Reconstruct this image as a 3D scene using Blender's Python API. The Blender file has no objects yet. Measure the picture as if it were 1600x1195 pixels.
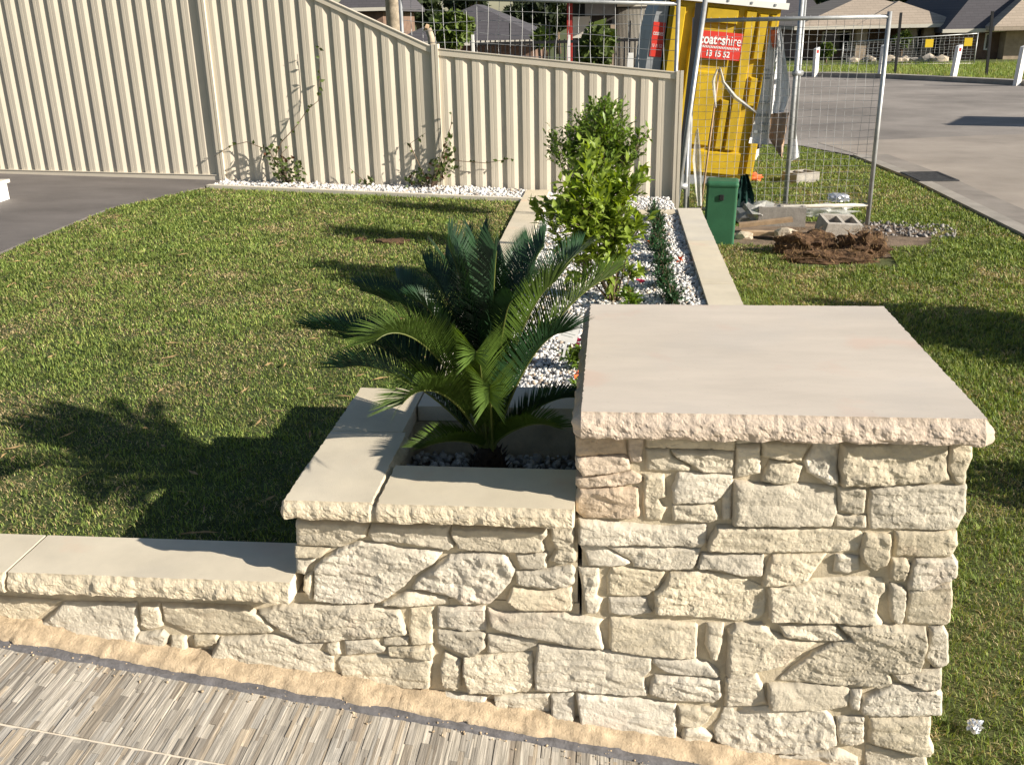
import bpy, bmesh, math, random
import numpy as np
from mathutils import Vector, Matrix, noise
from mathutils.geometry import delaunay_2d_cdt

# ------------------------------------------------------------------ camera
S = bpy.context.scene
C = S.collection
H = 1.88                      # camera height (m); ground by the pillar is GZ
GZ = -0.05
F = 1525.0; CX = 800.0; CY = 597.5     # survey of the photograph: focal length in pixels, centre
def nrm(v): return v / np.linalg.norm(v)
_D = nrm(np.array([(890 - CX) / F, (4700 - CY) / F, 1.0]))
_dx = (962 - CX) / F
_Y = nrm(np.array([_dx, -(1 + _D[0] / _D[2] * _dx) / (_D[1] / _D[2]), 1.0]))
_Z = -_D
_X = np.cross(_Y, _Z)
MW = np.stack([_X, _Y, _Z])
cam = bpy.data.cameras.new('camera'); camo = bpy.data.objects.new('camera', cam); C.objects.link(camo)
r = MW @ np.array([1., 0, 0]); u = -(MW @ np.array([0, 1., 0])); b = -(MW @ np.array([0, 0, 1.]))
camo.matrix_world = Matrix(((r[0], u[0], b[0], 0), (r[1], u[1], b[1], 0), (r[2], u[2], b[2], H), (0, 0, 0, 1)))
cam.sensor_width = 36; cam.lens = F / 1600 * 36; cam.clip_end = 3000; cam.clip_start = 0.05
S.camera = camo
S.render.resolution_x = 1024; S.render.resolution_y = 764

# ------------------------------------------------------------------ sky, sun, exposure
SUN_EL = math.radians(23.5)
SUN_TO = Vector((-0.944, 0.330))              # horizontal travel of the sunlight
W_ = bpy.data.worlds.new('World'); S.world = W_; W_.use_nodes = True
nt = W_.node_tree; bg = nt.nodes['Background']; sk = nt.nodes.new('ShaderNodeTexSky')
sk.sky_type = 'NISHITA'; sk.sun_disc = False; sk.sun_elevation = SUN_EL
sk.sun_rotation = math.atan2(-SUN_TO.x, -SUN_TO.y); sk.air_density = 1.0; sk.dust_density = 0.6
nt.links.new(sk.outputs[0], bg.inputs[0]); bg.inputs[1].default_value = 0.052
sl = bpy.data.lights.new('sun', 'SUN'); sl.energy = 5.0; sl.angle = math.radians(0.5); sl.color = (1, .92, .80)
so = bpy.data.objects.new('sun', sl); C.objects.link(so); so.location = (20, -8, 14)
so.rotation_euler = Vector((SUN_TO.x * math.cos(SUN_EL), SUN_TO.y * math.cos(SUN_EL), -math.sin(SUN_EL))).to_track_quat('-Z', 'Y').to_euler()
S.view_settings.view_transform = 'Standard'; S.view_settings.look = 'None'
S.view_settings.gamma = 1; S.view_settings.exposure = 0.95

# ------------------------------------------------------------------ helpers
rnd = random.Random(7)
def ray(px, py): return MW @ np.array([(px - CX) / F, (py - CY) / F, 1.0])
def G(px, py, z=GZ):                        # surveyed point on a level plane
    q = ray(px, py); t = (z - H) / q[2]; return Vector((q[0] * t, q[1] * t, z))
def W(px, py, y):                           # surveyed point on an upright plane
    q = ray(px, py); t = y / q[1]; return Vector((q[0] * t, y, H + q[2] * t))
def V(px, py, p0, p1):                      # surveyed point on the upright plane through p0, p1
    q = ray(px, py); n = (-(p1[1] - p0[1]), p1[0] - p0[0])
    t = (p0[0] * n[0] + p0[1] * n[1]) / (q[0] * n[0] + q[1] * n[1]); return Vector((q[0] * t, q[1] * t, H + q[2] * t))

def link(o, parent=None):
    C.objects.link(o)
    if parent is not None:
        o.parent = parent
        p = Matrix.Identity(4); a = parent
        p = parent.matrix_basis.copy()
        if parent.parent: p = parent.parent.matrix_basis @ p if parent.parent.type == 'EMPTY' and parent.type == 'EMPTY' else p
        o.matrix_parent_inverse = (parent.parent.matrix_basis @ parent.matrix_parent_inverse @ parent.matrix_basis if parent.parent else parent.matrix_basis).inverted()
    return o
def tag(o, label=None, cat=None, group=None, kind=None):
    if label: o['label'] = label
    if cat: o['category'] = cat
    if group: o['group'] = group
    if kind: o['kind'] = kind
    return o
def thing(name, loc, label, cat, group=None):
    e = bpy.data.objects.new(name, None); e.empty_display_size = .1; e.location = loc; C.objects.link(e)
    return tag(e, label, cat, group)
def mo(name, vs, fs, mat, parent=None, smooth=False):
    me = bpy.data.meshes.new(name); me.from_pydata([tuple(v) for v in vs], [], fs); me.update()
    if smooth: me.polygons.foreach_set('use_smooth', [True] * len(me.polygons))
    if mat: me.materials.append(mat)
    return link(bpy.data.objects.new(name, me), parent)
def npmesh(name, vs, tris, mat, parent=None, smooth=False, col=None):
    me = bpy.data.meshes.new(name); n = len(vs); m, k = tris.shape
    me.vertices.add(n); me.vertices.foreach_set('co', np.ascontiguousarray(vs, dtype=np.float32).ravel())
    me.loops.add(m * k); me.loops.foreach_set('vertex_index', np.ascontiguousarray(tris, dtype=np.int32).ravel())
    me.polygons.add(m); me.polygons.foreach_set('loop_start', np.arange(0, m * k, k, dtype=np.int32))
    me.update(calc_edges=True)
    me.polygons.foreach_set('use_smooth', np.full(m, smooth, dtype=bool))
    if col is not None:
        a = me.color_attributes.new('col', 'FLOAT_COLOR', 'POINT')
        c4 = np.ones((n, 4), dtype=np.float32); c4[:, :3] = col; a.data.foreach_set('color', c4.ravel())
    me.materials.append(mat)
    return link(bpy.data.objects.new(name, me), parent)
class MB:
    def __init__(s): s.v = []; s.f = []
    def add(s, vs, fs):
        k = len(s.v); s.v += [tuple(q) for q in vs]; s.f += [tuple(i + k for i in f) for f in fs]; return s
    def box(s, x0, x1, y0, y1, z0, z1, M=None):
        vs = [Vector(q) for q in ((x0,y0,z0),(x1,y0,z0),(x1,y1,z0),(x0,y1,z0),(x0,y0,z1),(x1,y0,z1),(x1,y1,z1),(x0,y1,z1))]
        if M is not None: vs = [M @ q for q in vs]
        return s.add(vs, [(3,2,1,0),(4,5,6,7),(0,1,5,4),(1,2,6,5),(2,3,7,6),(3,0,4,7)])
    def beam(s, p, q, w, h, up=Vector((0, 0, 1))):   # box bar from p to q
        p = Vector(p); q = Vector(q); d = (q - p).normalized(); a = d.cross(up)
        if a.length < 1e-4: a = Vector((1, 0, 0))
        a.normalize(); c = a.cross(d)
        vs = [e + a * (w / 2) * i + c * (h / 2) * j for e in (p, q) for i, j in ((-1,-1),(1,-1),(1,1),(-1,1))]
        return s.add(vs, [(0,1,2,3),(7,6,5,4),(0,4,5,1),(1,5,6,2),(2,6,7,3),(3,7,4,0)])
    def tube(s, pts, r, n=8, cap=True):
        pts = [Vector(p) for p in pts]; k = len(s.v); rr = r if isinstance(r, (list, tuple)) else [r] * len(pts)
        a = None
        for i, p in enumerate(pts):
            d = (pts[min(i + 1, len(pts) - 1)] - pts[max(i - 1, 0)]).normalized()
            if a is None:
                a = d.cross(Vector((0, 0, 1)) if abs(d.z) < .9 else Vector((1, 0, 0))).normalized()
            else:
                a = (a - d * a.dot(d)).normalized()
            c = d.cross(a)
            for j in range(n):
                t = 2 * math.pi * j / n; s.v.append(tuple(p + (a * math.cos(t) + c * math.sin(t)) * rr[i]))
        for i in range(len(pts) - 1):
            for j in range(n):
                s.f.append((k + i*n + j, k + i*n + (j+1) % n, k + (i+1)*n + (j+1) % n, k + (i+1)*n + j))
        if cap:
            s.f.append(tuple(k + j for j in range(n))[::-1]); s.f.append(tuple(k + (len(pts)-1)*n + j for j in range(n)))
        return s
    def build(s, name, mat, parent=None, smooth=False): return mo(name, s.v, s.f, mat, parent, smooth)

# ------------------------------------------------------------------ materials
def mat(name, col, rough=.8, var=.12, scale=6., bump=0., bscale=60., col2=None, metal=0., spec=.3, rand=0., attr=False, trans=0., detail=6, stretch=None, stain=0):
    m = bpy.data.materials.new(name); m.use_nodes = True; t = m.node_tree; N = t.nodes; L = t.links
    p = N['Principled BSDF']; p.inputs['Roughness'].default_value = rough; p.inputs['Metallic'].default_value = metal
    p.inputs['Specular IOR Level'].default_value = spec
    geo = N.new('ShaderNodeNewGeometry'); pos = geo.outputs['Position']
    if stretch:
        mp = N.new('ShaderNodeMapping'); mp.inputs['Scale'].default_value = stretch; L.new(pos, mp.inputs[0]); pos = mp.outputs[0]
    if attr:
        a = N.new('ShaderNodeVertexColor'); a.layer_name = 'col'; base = a.outputs[0]
    else:
        c2 = col2 or tuple(c * (1 - 2.2 * var) for c in col)
        c1 = tuple(min(1, c * (1 + var)) for c in col) if not col2 else col
        nz = N.new('ShaderNodeTexNoise'); nz.inputs['Scale'].default_value = scale; nz.inputs['Detail'].default_value = detail; nz.inputs['Roughness'].default_value = .65
        L.new(pos, nz.inputs['Vector'])
        rp = N.new('ShaderNodeValToRGB'); rp.color_ramp.elements[0].position = .32; rp.color_ramp.elements[1].position = .68
        rp.color_ramp.elements[0].color = (*c2, 1); rp.color_ramp.elements[1].color = (*c1, 1)
        L.new(nz.outputs[0], rp.inputs[0]); base = rp.outputs[0]
    if stain:                                   # faint rusty smudges, grey weathering and pores of the stone itself
        for sc_, lo_, hi_, cc, st_ in ((5.5, .60, .74, (.62, .36, .24), .22), (2.3, .52, .80, (.50, .47, .43), .30), (160, .66, .74, (.40, .33, .26), .35)):
            n2 = N.new('ShaderNodeTexNoise'); n2.inputs['Scale'].default_value = sc_; n2.inputs['Detail'].default_value = 5; L.new(geo.outputs['Position'], n2.inputs['Vector'])
            m2_ = N.new('ShaderNodeMapRange'); m2_.inputs['From Min'].default_value = lo_; m2_.inputs['From Max'].default_value = hi_; m2_.inputs['To Max'].default_value = st_*stain; L.new(n2.outputs[0], m2_.inputs[0])
            mx_ = N.new('ShaderNodeMixRGB'); mx_.inputs[2].default_value = (*cc, 1); L.new(m2_.outputs[0], mx_.inputs[0]); L.new(base, mx_.inputs[1]); base = mx_.outputs[0]
    if rand:
        oi = N.new('ShaderNodeObjectInfo'); hs = N.new('ShaderNodeHueSaturation'); mr = N.new('ShaderNodeMapRange')
        mr.inputs['To Min'].default_value = 1 - rand; mr.inputs['To Max'].default_value = 1 + rand * .6
        L.new(oi.outputs['Random'], mr.inputs[0]); L.new(mr.outputs[0], hs.inputs['Value'])
        m2 = N.new('ShaderNodeMath'); m2.operation = 'MULTIPLY'; m2.inputs[1].default_value = 7.31; L.new(oi.outputs['Random'], m2.inputs[0])
        m3 = N.new('ShaderNodeMath'); m3.operation = 'FRACT'; L.new(m2.outputs[0], m3.inputs[0])
        m4 = N.new('ShaderNodeMapRange'); m4.inputs['To Min'].default_value = .75; m4.inputs['To Max'].default_value = 1.12; L.new(m3.outputs[0], m4.inputs[0])
        L.new(m4.outputs[0], hs.inputs['Saturation']); L.new(base, hs.inputs['Color']); base = hs.outputs[0]
    L.new(base, p.inputs['Base Color'])
    if bump:
        nb = N.new('ShaderNodeTexNoise'); nb.inputs['Scale'].default_value = bscale; nb.inputs['Detail'].default_value = 8; nb.inputs['Roughness'].default_value = .7
        L.new(pos, nb.inputs['Vector']); bu = N.new('ShaderNodeBump'); bu.inputs['Strength'].default_value = bump; bu.inputs['Distance'].default_value = .01
        L.new(nb.outputs[0], bu.inputs['Height']); L.new(bu.outputs[0], p.inputs['Normal'])
    if trans:
        tr = N.new('ShaderNodeBsdfTranslucent'); mx = N.new('ShaderNodeMixShader'); mx.inputs[0].default_value = trans
        gm = N.new('ShaderNodeMixRGB'); gm.blend_type = 'MULTIPLY'; gm.inputs[0].default_value = 1; gm.inputs[2].default_value = (1.5, 1.5, .35, 1)
        L.new(base, gm.inputs[1]); L.new(gm.outputs[0], tr.inputs[0])
        L.new(p.outputs[0], mx.inputs[1]); L.new(tr.outputs[0], mx.inputs[2]); L.new(mx.outputs[0], N['Material Output'].inputs[0])
    return m
M = {}
M['stone'] = mat('limestone', (.575, .51, .392), .92, .12, 9, .40, 160, rand=.13, spec=.15, stain=.8)
M['stone_pink'] = mat('pink_limestone', (.57, .46, .345), .92, .13, 14, .40, 160, rand=.08, spec=.15)
M['joint'] = mat('joint_mortar', (.56, .48, .345), .95, .15, 12, .5, 70)
M['cap'] = mat('sawn_sandstone', (.61, .52, .415), .85, .05, 2.0, .22, 420, spec=.15, stretch=(1, 3.2, 1), rand=.02, stain=1.5)
M['cope_rough'] = mat('rock_faced_sandstone', (.60, .52, .385), .92, .10, 18, .6, 110, spec=.1)
M['cap_rough'] = mat('rock_faced_pink_sandstone', (.58, .48, .385), .92, .10, 18, .6, 110, spec=.1)
M['cope'] = mat('cream_sandstone', (.635, .56, .425), .85, .06, 4, .22, 380, spec=.15, rand=.05, stain=1.3)
M['mortar'] = mat('orange_mortar', (.54, .425, .29), .95, .16, 26, .7, 170, spec=.1)
M['trim'] = mat('grey_adhesive', (.14, .135, .14), .9, .18, 30, .5, 90)
M['tile'] = mat('ledgestone_tile', (1, 1, 1), .75, attr=True, bump=.30, bscale=1.0, spec=.25, stretch=(330, 11, 11))
def streaks(m):                                # fine grain running along each strip
    t = m.node_tree; N = t.nodes; L = t.links; p = N['Principled BSDF']; src = p.inputs['Base Color'].links[0].from_socket; mp = [n for n in N if n.type == 'MAPPING'][0]
    for sc_, lo_, hi_ in ((1.0, .62, 1.24), (.28, .76, 1.16)):
        nz = N.new('ShaderNodeTexNoise'); nz.inputs['Scale'].default_value = sc_; nz.inputs['Detail'].default_value = 3; L.new(mp.outputs[0], nz.inputs['Vector'])
        mr = N.new('ShaderNodeMapRange'); mr.inputs['From Min'].default_value = .32; mr.inputs['From Max'].default_value = .68; mr.inputs['To Min'].default_value = lo_; mr.inputs['To Max'].default_value = hi_; L.new(nz.outputs[0], mr.inputs[0])
        mx = N.new('ShaderNodeMixRGB'); mx.blend_type = 'MULTIPLY'; mx.inputs[0].default_value = 1; L.new(src, mx.inputs[1]); L.new(mr.outputs[0], mx.inputs[2]); src = mx.outputs[0]
    L.new(src, p.inputs['Base Color'])
streaks(M['tile'])
M['grout'] = mat('tile_grout', (.60, .53, .43), .9, .06, 40)
M['grass'] = mat('grass_blades', (1, 1, 1), .55, attr=True, trans=.22, spec=.25)
M['lawn'] = mat('lawn_soil', (.075, .095, .03), .95, .3, 9, .6, 50, col2=(.035, .05, .014))
M['ground'] = mat('verge_soil', (.11, .115, .04), .95, .3, 1.6, .6, 40, col2=(.055, .075, .02))
M['dirt'] = mat('bare_dirt', (.22, .16, .11), .95, .2, 7, .8, 60)
M['clod'] = mat('turf_clod_soil', (.13, .075, .04), .95, .3, 20, .9, 60)
M['pebble'] = mat('white_pebble', (1, 1, 1), .6, attr=True, spec=.3)
M['soil'] = mat('bed_soil', (.20, .18, .16), .95, .25, 30, .5, 60)
M['concrete'] = mat('dark_driveway_concrete', (.15, .135, .127), .75, .13, 1.4, .15, 200, stretch=(1, 2.2, 1), spec=.3)
M['asphalt'] = mat('asphalt', (.285, .255, .228), .9, .2, .35, .4, 150, detail=10)
M['kerb'] = mat('kerb_concrete', (.34, .31, .27), .9, .12, 3, .3, 80)
M['fence'] = mat('cream_steel', (.61, .545, .44), .45, .035, 1.5, 0, spec=.4)
M['galv'] = mat('galvanised_steel', (.42, .43, .43), .5, .12, 12, 0, metal=.55)
M['wire'] = mat('mesh_wire', (.42, .42, .42), .55, .05, 12, 0, metal=.4)
M['black'] = mat('black_steel', (.02, .02, .022), .5, .1, 8)
M['yellow'] = mat('yellow_plastic', (.50, .33, .010), .55, .16, 2.2, .05, 60, spec=.4)
M['whitep'] = mat('white_plastic', (.75, .74, .70), .5, .04, 4)
M['greyp'] = mat('grey_plastic', (.27, .28, .29), .6, .08, 5)
M['red'] = mat('red_sign', (.62, .045, .03), .5, .04, 5)
M['orange'] = mat('orange_plastic', (.75, .16, .05), .6, .08, 9)
M['letters'] = mat('white_print', (.8, .8, .78), .6, .02, 5)
M['grey_print'] = mat('grey_print', (.28, .30, .29), .7, .05, 5)
M['ubox'] = mat('green_fibreglass', (.035, .13, .065), .5, .10, 4, .1, 60)
M['tarp'] = mat('dark_green_cloth', (.015, .06, .05), .8, .2, 10, .3, 40)
M['block'] = mat('concrete_block', (.36, .33, .29), .95, .12, 12, .5, 70)
M['rock'] = mat('rubble_rock', (.50, .42, .32), .95, .15, 10, .6, 60)
M['timber'] = mat('timber_offcut', (.45, .31, .19), .9, .15, 12, .3, 60)
M['film'] = mat('plastic_film', (.66, .66, .63), .4, .1, 20, .6, 40, spec=.4); M['film'].node_tree.nodes['Principled BSDF'].inputs['Alpha'].default_value = .5
M['foil'] = mat('crumpled_foil', (.75, .76, .78), .25, .05, 20, .2, 60, metal=.7)
M['cloth'] = mat('grey_banner_cloth', (.80, .77, .71), .85, .08, 3, .2, 60)
M['cloth_w'] = mat('white_banner_cloth', (.86, .86, .86), .8, .03, 3)
M['cloth_o'] = mat('tan_banner_print', (.58, .33, .16), .8, .2, 8, col2=(.35, .30, .27))
M['frond'] = mat('cycad_leaflet', (.024, .062, .024), .36, .3, 9, spec=.45, trans=.16)
M['frond_l'] = mat('cycad_sunlit_leaflet', (.075, .125, .022), .38, .25, 9, spec=.4, trans=.30)  # lit copy of the leaflet green, sun from behind put into the colour
M['rachis'] = mat('cycad_rachis', (.13, .15, .035), .5, .15, 20)
M['ctrunk'] = mat('cycad_trunk', (.05, .032, .02), .95, .3, 40, .8, 90)
M['leaf_l'] = mat('lime_leaf', (.27, .36, .06), .42, .30, 14, trans=.36, spec=.4)
M['leaf_m'] = mat('mid_green_leaf', (.16, .25, .04), .45, .30, 14, trans=.30, spec=.4)
M['leaf_d'] = mat('dark_green_leaf', (.03, .085, .028), .42, .25, 22, trans=.18, spec=.4)
M['leaf_v'] = mat('vine_leaf', (.085, .12, .03), .5, .35, 25, trans=.2)
M['leaf_r'] = mat('bronze_vine_leaf', (.13, .055, .03), .5, .3, 25, trans=.2)
M['petal'] = mat('pink_petal', (.50, .04, .12), .5, .2, 30, trans=.2)
M['bark'] = mat('bark', (.17, .12, .08), .95, .25, 20, .6, 60)
M['palebark'] = mat('pale_bark', (.42, .35, .26), .95, .25, 6, .5, 30)
M['treeleaf'] = mat('far_foliage', (.035, .05, .018), .7, .35, .7, trans=.12)
M['treeleaf2'] = mat('far_light_foliage', (.09, .13, .025), .7, .3, .9, trans=.15)
M['roof_b'] = mat('beige_roof_tile', (.36, .29, .23), .85, .08, 2)
M['roof_g'] = mat('grey_roof_tile', (.085, .08, .085), .8, .1, 2)
M['brick'] = mat('brown_brick', (.20, .13, .095), .9, .15, 4)
M['brick_l'] = mat('sand_brick', (.38, .30, .22), .9, .12, 4)
M['render'] = mat('cream_render', (.62, .58, .50), .9, .05, 1)
M['darkwall'] = mat('dark_render', (.06, .055, .05), .9, .1, 1)
M['glass'] = mat('window_glass', (.02, .024, .03), .08, .1, 1, spec=.6)
M['dryleaf'] = mat('dry_leaf', (.34, .23, .11), .9, .3, 30)
M['whitepaint'] = mat('white_paint', (.78, .77, .74), .5, .04, 6)
M['redpaint'] = mat('dark_red_paint', (.30, .03, .025), .5, .05, 4)
M['reflector'] = mat('red_reflector', (.35, .02, .02), .3, .05, 4)
M['iron'] = mat('cast_iron', (.05, .05, .052), .7, .2, 20)
M['yellowsign'] = mat('yellow_sign', (.75, .52, .03), .5, .04, 4)

def vnoise(x, y, s, seed=0):                  # smooth value noise 0..1
    g = np.random.RandomState(seed).rand(64, 64); X = x * s; Y = y * s
    i = np.floor(X).astype(int); j = np.floor(Y).astype(int); fx = X - i; fy = Y - j
    fx = fx*fx*(3-2*fx); fy = fy*fy*(3-2*fy); i %= 64; j %= 64; i2 = (i+1) % 64; j2 = (j+1) % 64
    return (g[i, j]*(1-fx)*(1-fy) + g[i2, j]*fx*(1-fy) + g[i, j2]*(1-fx)*fy + g[i2, j2]*fx*fy)
def inpoly(x, y, poly):
    r = np.zeros(len(x), bool); n = len(poly)
    for i in range(n):
        x0, y0 = poly[i][:2]; x1, y1 = poly[(i+1) % n][:2]
        if y0 == y1: continue
        c = ((y0 > y) != (y1 > y)) & (x < (x1-x0)*(y-y0)/(y1-y0) + x0); r ^= c
    return r

PILLAR_STONES = [
[(-80,936),(38,937),(44,887),(31,891),(-80,882)],
[(45,935),(83,936),(80,870),(53,869),(48,887)],
[(-80,881),(33,889),(50,878),(52,850),(27,842),(-63,829),(-80,858)],
[(-78,824),(27,837),(54,845),(83,831),(81,816),(51,808),(-70,794),(-80,805)],
[(-71,790),(21,802),(72,798),(78,726),(56,717),(-57,714),(-80,732),(-80,767)],
[(87,938),(297,940),(298,909),(89,909)],
[(88,906),(144,906),(154,885),(197,861),(196,849),(112,847),(90,848)],
[(147,905),(298,905),(300,845),(224,848),(203,862),(160,885)],
[(86,836),(134,838),(140,781),(123,770),(141,747),(130,714),(91,711),(85,749)],
[(167,846),(298,843),(298,820),(277,782),(254,766),(159,761),(154,801)],
[(157,756),(258,762),(272,721),(247,711),(159,712)],
[(277,778),(296,816),(300,722),(279,719)],
[(299,939),(358,939),(358,928),(300,925)],
[(300,922),(357,924),(362,848),(304,833)],
[(-74,711),(19,705),(98,698),(146,696),(190,702),(242,706),(244,658),(232,641),(68,644),(-74,642)],
[(-69,638),(-15,638),(61,591),(38,580),(-46,577),(-57,611)],
[(-10,637),(232,639),(217,579),(147,574),(66,579),(62,595)],
[(233,625),(385,627),(388,566),(333,566),(284,580),(221,581)],
[(359,937),(467,932),(463,912),(454,885),(407,886),(377,892),(362,894)],
[(381,882),(407,883),(460,871),(451,830),(415,821),(367,826),(367,844)],
[(483,933),(539,934),(538,878),(547,823),(522,824),(472,854),(462,885)],
[(542,934),(748,942),(784,941),(790,867),(801,843),(755,834),(679,827),(553,822),(541,874)],
[(788,940),(833,944),(843,904),(835,868),(837,832),(815,831),(793,867)],
[(301,827),(367,820),(454,824),(526,818),(542,811),(550,753),(542,711),(390,709),(304,710),(302,779)],
[(546,818),(610,816),(613,799),(613,751),(591,746),(552,753)],
[(546,743),(598,739),(618,743),(622,708),(547,709)],
[(621,815),(680,824),(839,829),(847,758),(834,717),(815,710),(631,707),(621,751)],
[(266,703),(323,705),(609,698),(620,686),(608,644),(552,638),(375,633),(245,637),(248,662)],
[(622,695),(682,692),(686,666),(682,619),(649,594),(627,613),(615,636),(618,675)],
[(691,701),(833,706),(842,668),(828,636),(696,634)],
[(406,625),(536,632),(521,605),(498,561),(462,544),(386,539),(391,584),(397,604)],
[(559,633),(614,629),(618,593),(591,580),(558,585)],
[(690,626),(725,628),(737,610),(730,564),(694,569)],
[(747,629),(834,628),(848,622),(851,583),(837,571),(778,541),(738,543),(739,602)],
[(-72,570),(-21,572),(-19,527),(-27,490),(-11,482),(-22,444),(-54,441),(-63,509)],
[(10,577),(147,569),(131,521),(103,498),(51,490),(3,495),(0,545)],
[(5,484),(100,490),(106,462),(117,445),(66,437),(7,438)],
[(157,566),(219,575),(306,564),(351,550),(393,532),(400,459),(386,441),(331,429),(295,437),(207,443),(124,449),(121,500),(118,508),(132,516),(148,542)],
[(328,423),(394,427),(419,405),(462,386),(539,378),(504,347),(465,304),(420,291),(391,282),(340,264),(312,265),(310,401)],
[(312,255),(389,276),(408,238),(422,182),(389,170),(315,166)],
[(314,159),(418,169),(575,168),(603,135),(613,67),(536,35),(457,27),(373,19),(294,56),(288,92),(305,125)],
[(402,533),(463,540),(508,560),(615,571),(673,568),(690,537),(674,513),(672,472),(692,443),(648,439),(410,439),(407,501)],
[(696,557),(724,551),(739,531),(741,483),(739,446),(723,440),(707,457),(698,514)],
[(741,540),(840,570),(848,520),(852,452),(840,443),(749,443),(741,479),(744,516)],
[(435,424),(572,434),(610,392),(575,386),(517,383),(450,393)],
[(580,384),(619,392),(579,433),(696,437),(794,433),(802,396),(799,337),(794,308),(720,298),(733,270),(702,252),(598,250),(506,252),(446,255),(452,267),(526,348)],
[(804,434),(837,440),(852,415),(864,332),(846,314),(829,318),(802,346),(805,396)],
[(723,295),(793,305),(850,313),(855,264),(841,247),(806,253),(752,270)],
[(732,264),(793,250),(845,245),(860,237),(868,170),(747,162),(670,161),(661,179),(664,218),(707,246)],
[(422,243),(552,250),(626,244),(634,217),(629,185),(563,171),(431,170),(422,204)],
[(633,233),(661,243),(661,218),(660,174),(640,177),(630,203)],
[(606,148),(674,154),(682,72),(652,57),(619,64),(608,104)],
[(689,153),(841,162),(846,96),(860,70),(852,48),(817,45),(692,74)],
[(688,63),(778,41),(845,36),(859,-36),(695,-47)],
[(444,24),(567,34),(617,46),(670,20),(682,-48),(443,-65)]]
WALL_STONES = [
[(-309,440),(-266,428),(-204,437),(-113,433),(-8,419),(-21,402),(-4,339),(-4,332),(-77,334),(-172,354),(-212,360),(-282,373),(-304,385)],
[(-442,438),(-317,445),(-314,372),(-378,367),(-445,377)],
[(-447,366),(-319,365),(-318,323),(-344,295),(-366,291),(-426,313),(-448,321)],
[(-312,359),(-260,357),(-176,351),(-184,326),(-224,307),(-314,300)],
[(-430,301),(-386,276),(-391,190),(-405,175),(-442,191),(-445,255)],
[(-379,288),(-195,309),(-191,250),(-195,187),(-287,173),(-370,177),(-383,240)],
[(-179,333),(-77,329),(54,323),(121,314),(117,267),(100,248),(114,190),(57,187),(-80,195),(-188,192),(-189,259)],
[(-628,179),(-532,170),(-319,163),(-326,125),(-456,138),(-630,149)],
[(-302,164),(-219,173),(-149,183),(-149,103),(-167,111),(-296,112)],
[(-146,175),(-83,190),(-81,79),(-146,82)],
[(9,426),(226,419),(233,410),(235,320),(220,314),(108,317),(8,330)],
[(257,420),(299,422),(301,379),(288,308),(270,318),(255,356)],
[(124,311),(224,312),(267,299),(292,279),(297,257),(219,258),(157,265),(119,293)],
[(129,253),(297,253),(304,202),(288,177),(164,181),(116,195),(119,231)],
[(-78,187),(75,178),(187,164),(193,59),(183,53),(-65,77)],
[(193,160),(295,160),(276,119),(255,100),(197,97)],
[(211,93),(255,94),(289,71),(280,32),(199,38)],
[(-1748,415),(-1666,416),(-1487,411),(-1543,372),(-1599,330),(-1684,334),(-1766,340)],
[(-1480,408),(-1273,413),(-1279,327),(-1287,290),(-1339,278),(-1439,289),(-1590,314),(-1524,368)],
[(-1261,411),(-1206,416),(-1209,343),(-1247,329),(-1271,349)],
[(-1328,274),(-1279,319),(-1211,328),(-1197,312),(-1212,270),(-1235,251),(-1282,258)],
[(-1189,312),(-1149,314),(-1144,274),(-1132,247),(-1199,253)],
[(-1127,315),(-1058,322),(-1053,301),(-1086,282),(-1126,282)],
[(-1201,417),(-964,417),(-939,403),(-908,373),(-891,348),(-906,337),(-1005,330),(-1124,325),(-1202,356)],
[(-935,405),(-862,427),(-622,438),(-545,424),(-539,400),(-527,349),(-602,337),(-757,314),(-820,310),(-870,341),(-898,370)],
[(-516,432),(-455,435),(-461,325),(-519,319),(-524,357)],
[(-1049,313),(-895,329),(-828,307),(-759,309),(-780,282),(-739,266),(-742,217),(-838,203),(-937,204),(-1028,238),(-1085,258)],
[(-753,309),(-720,313),(-717,277),(-742,270),(-757,288)],
[(-702,321),(-622,326),(-591,301),(-592,287),(-702,274)],
[(-594,334),(-525,340),(-525,316),(-596,311)],
[(-585,304),(-463,317),(-455,290),(-465,278),(-583,279)],
[(-714,266),(-591,277),(-463,275),(-475,182),(-540,178),(-717,191),(-727,249)]]
PLANTER_STONES = [
[(-801,679),(-636,684),(-608,676),(-618,641),(-636,635),(-690,609),(-804,610)],
[(-603,677),(-396,682),(-403,660),(-388,621),(-405,611),(-459,619),(-523,627),(-600,630),(-612,653)],
[(-811,604),(-713,604),(-741,579),(-812,575)],
[(-812,571),(-757,572),(-781,544),(-787,522),(-813,526)],
[(-763,549),(-740,574),(-690,606),(-637,626),(-578,624),(-543,611),(-419,606),(-445,569),(-502,530),(-521,504),(-553,477),(-599,445),(-719,439),(-774,448)],
[(-795,514),(-768,538),(-777,446),(-787,446),(-799,479)],
[(-392,678),(-157,680),(-147,669),(-162,649),(-155,618),(-239,613),(-336,613),(-378,618),(-396,656)],
[(-140,685),(-84,698),(-79,592),(-108,581),(-150,589),(-129,626),(-144,657)],
[(-509,494),(-492,525),(-473,539),(-404,594),(-354,604),(-262,609),(-235,561),(-246,524),(-298,459),(-371,452),(-406,477),(-479,493)],
[(-235,607),(-153,612),(-154,565),(-222,562)],
[(-233,554),(-155,563),(-94,577),(-81,567),(-84,526),(-101,514),(-159,505),(-233,517)],
[(-241,508),(-166,496),(-91,512),(-86,460),(-91,443),(-225,442),(-260,469)],
[(-603,444),(-551,468),(-517,485),(-415,471),(-410,448),(-519,439)]]
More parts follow.
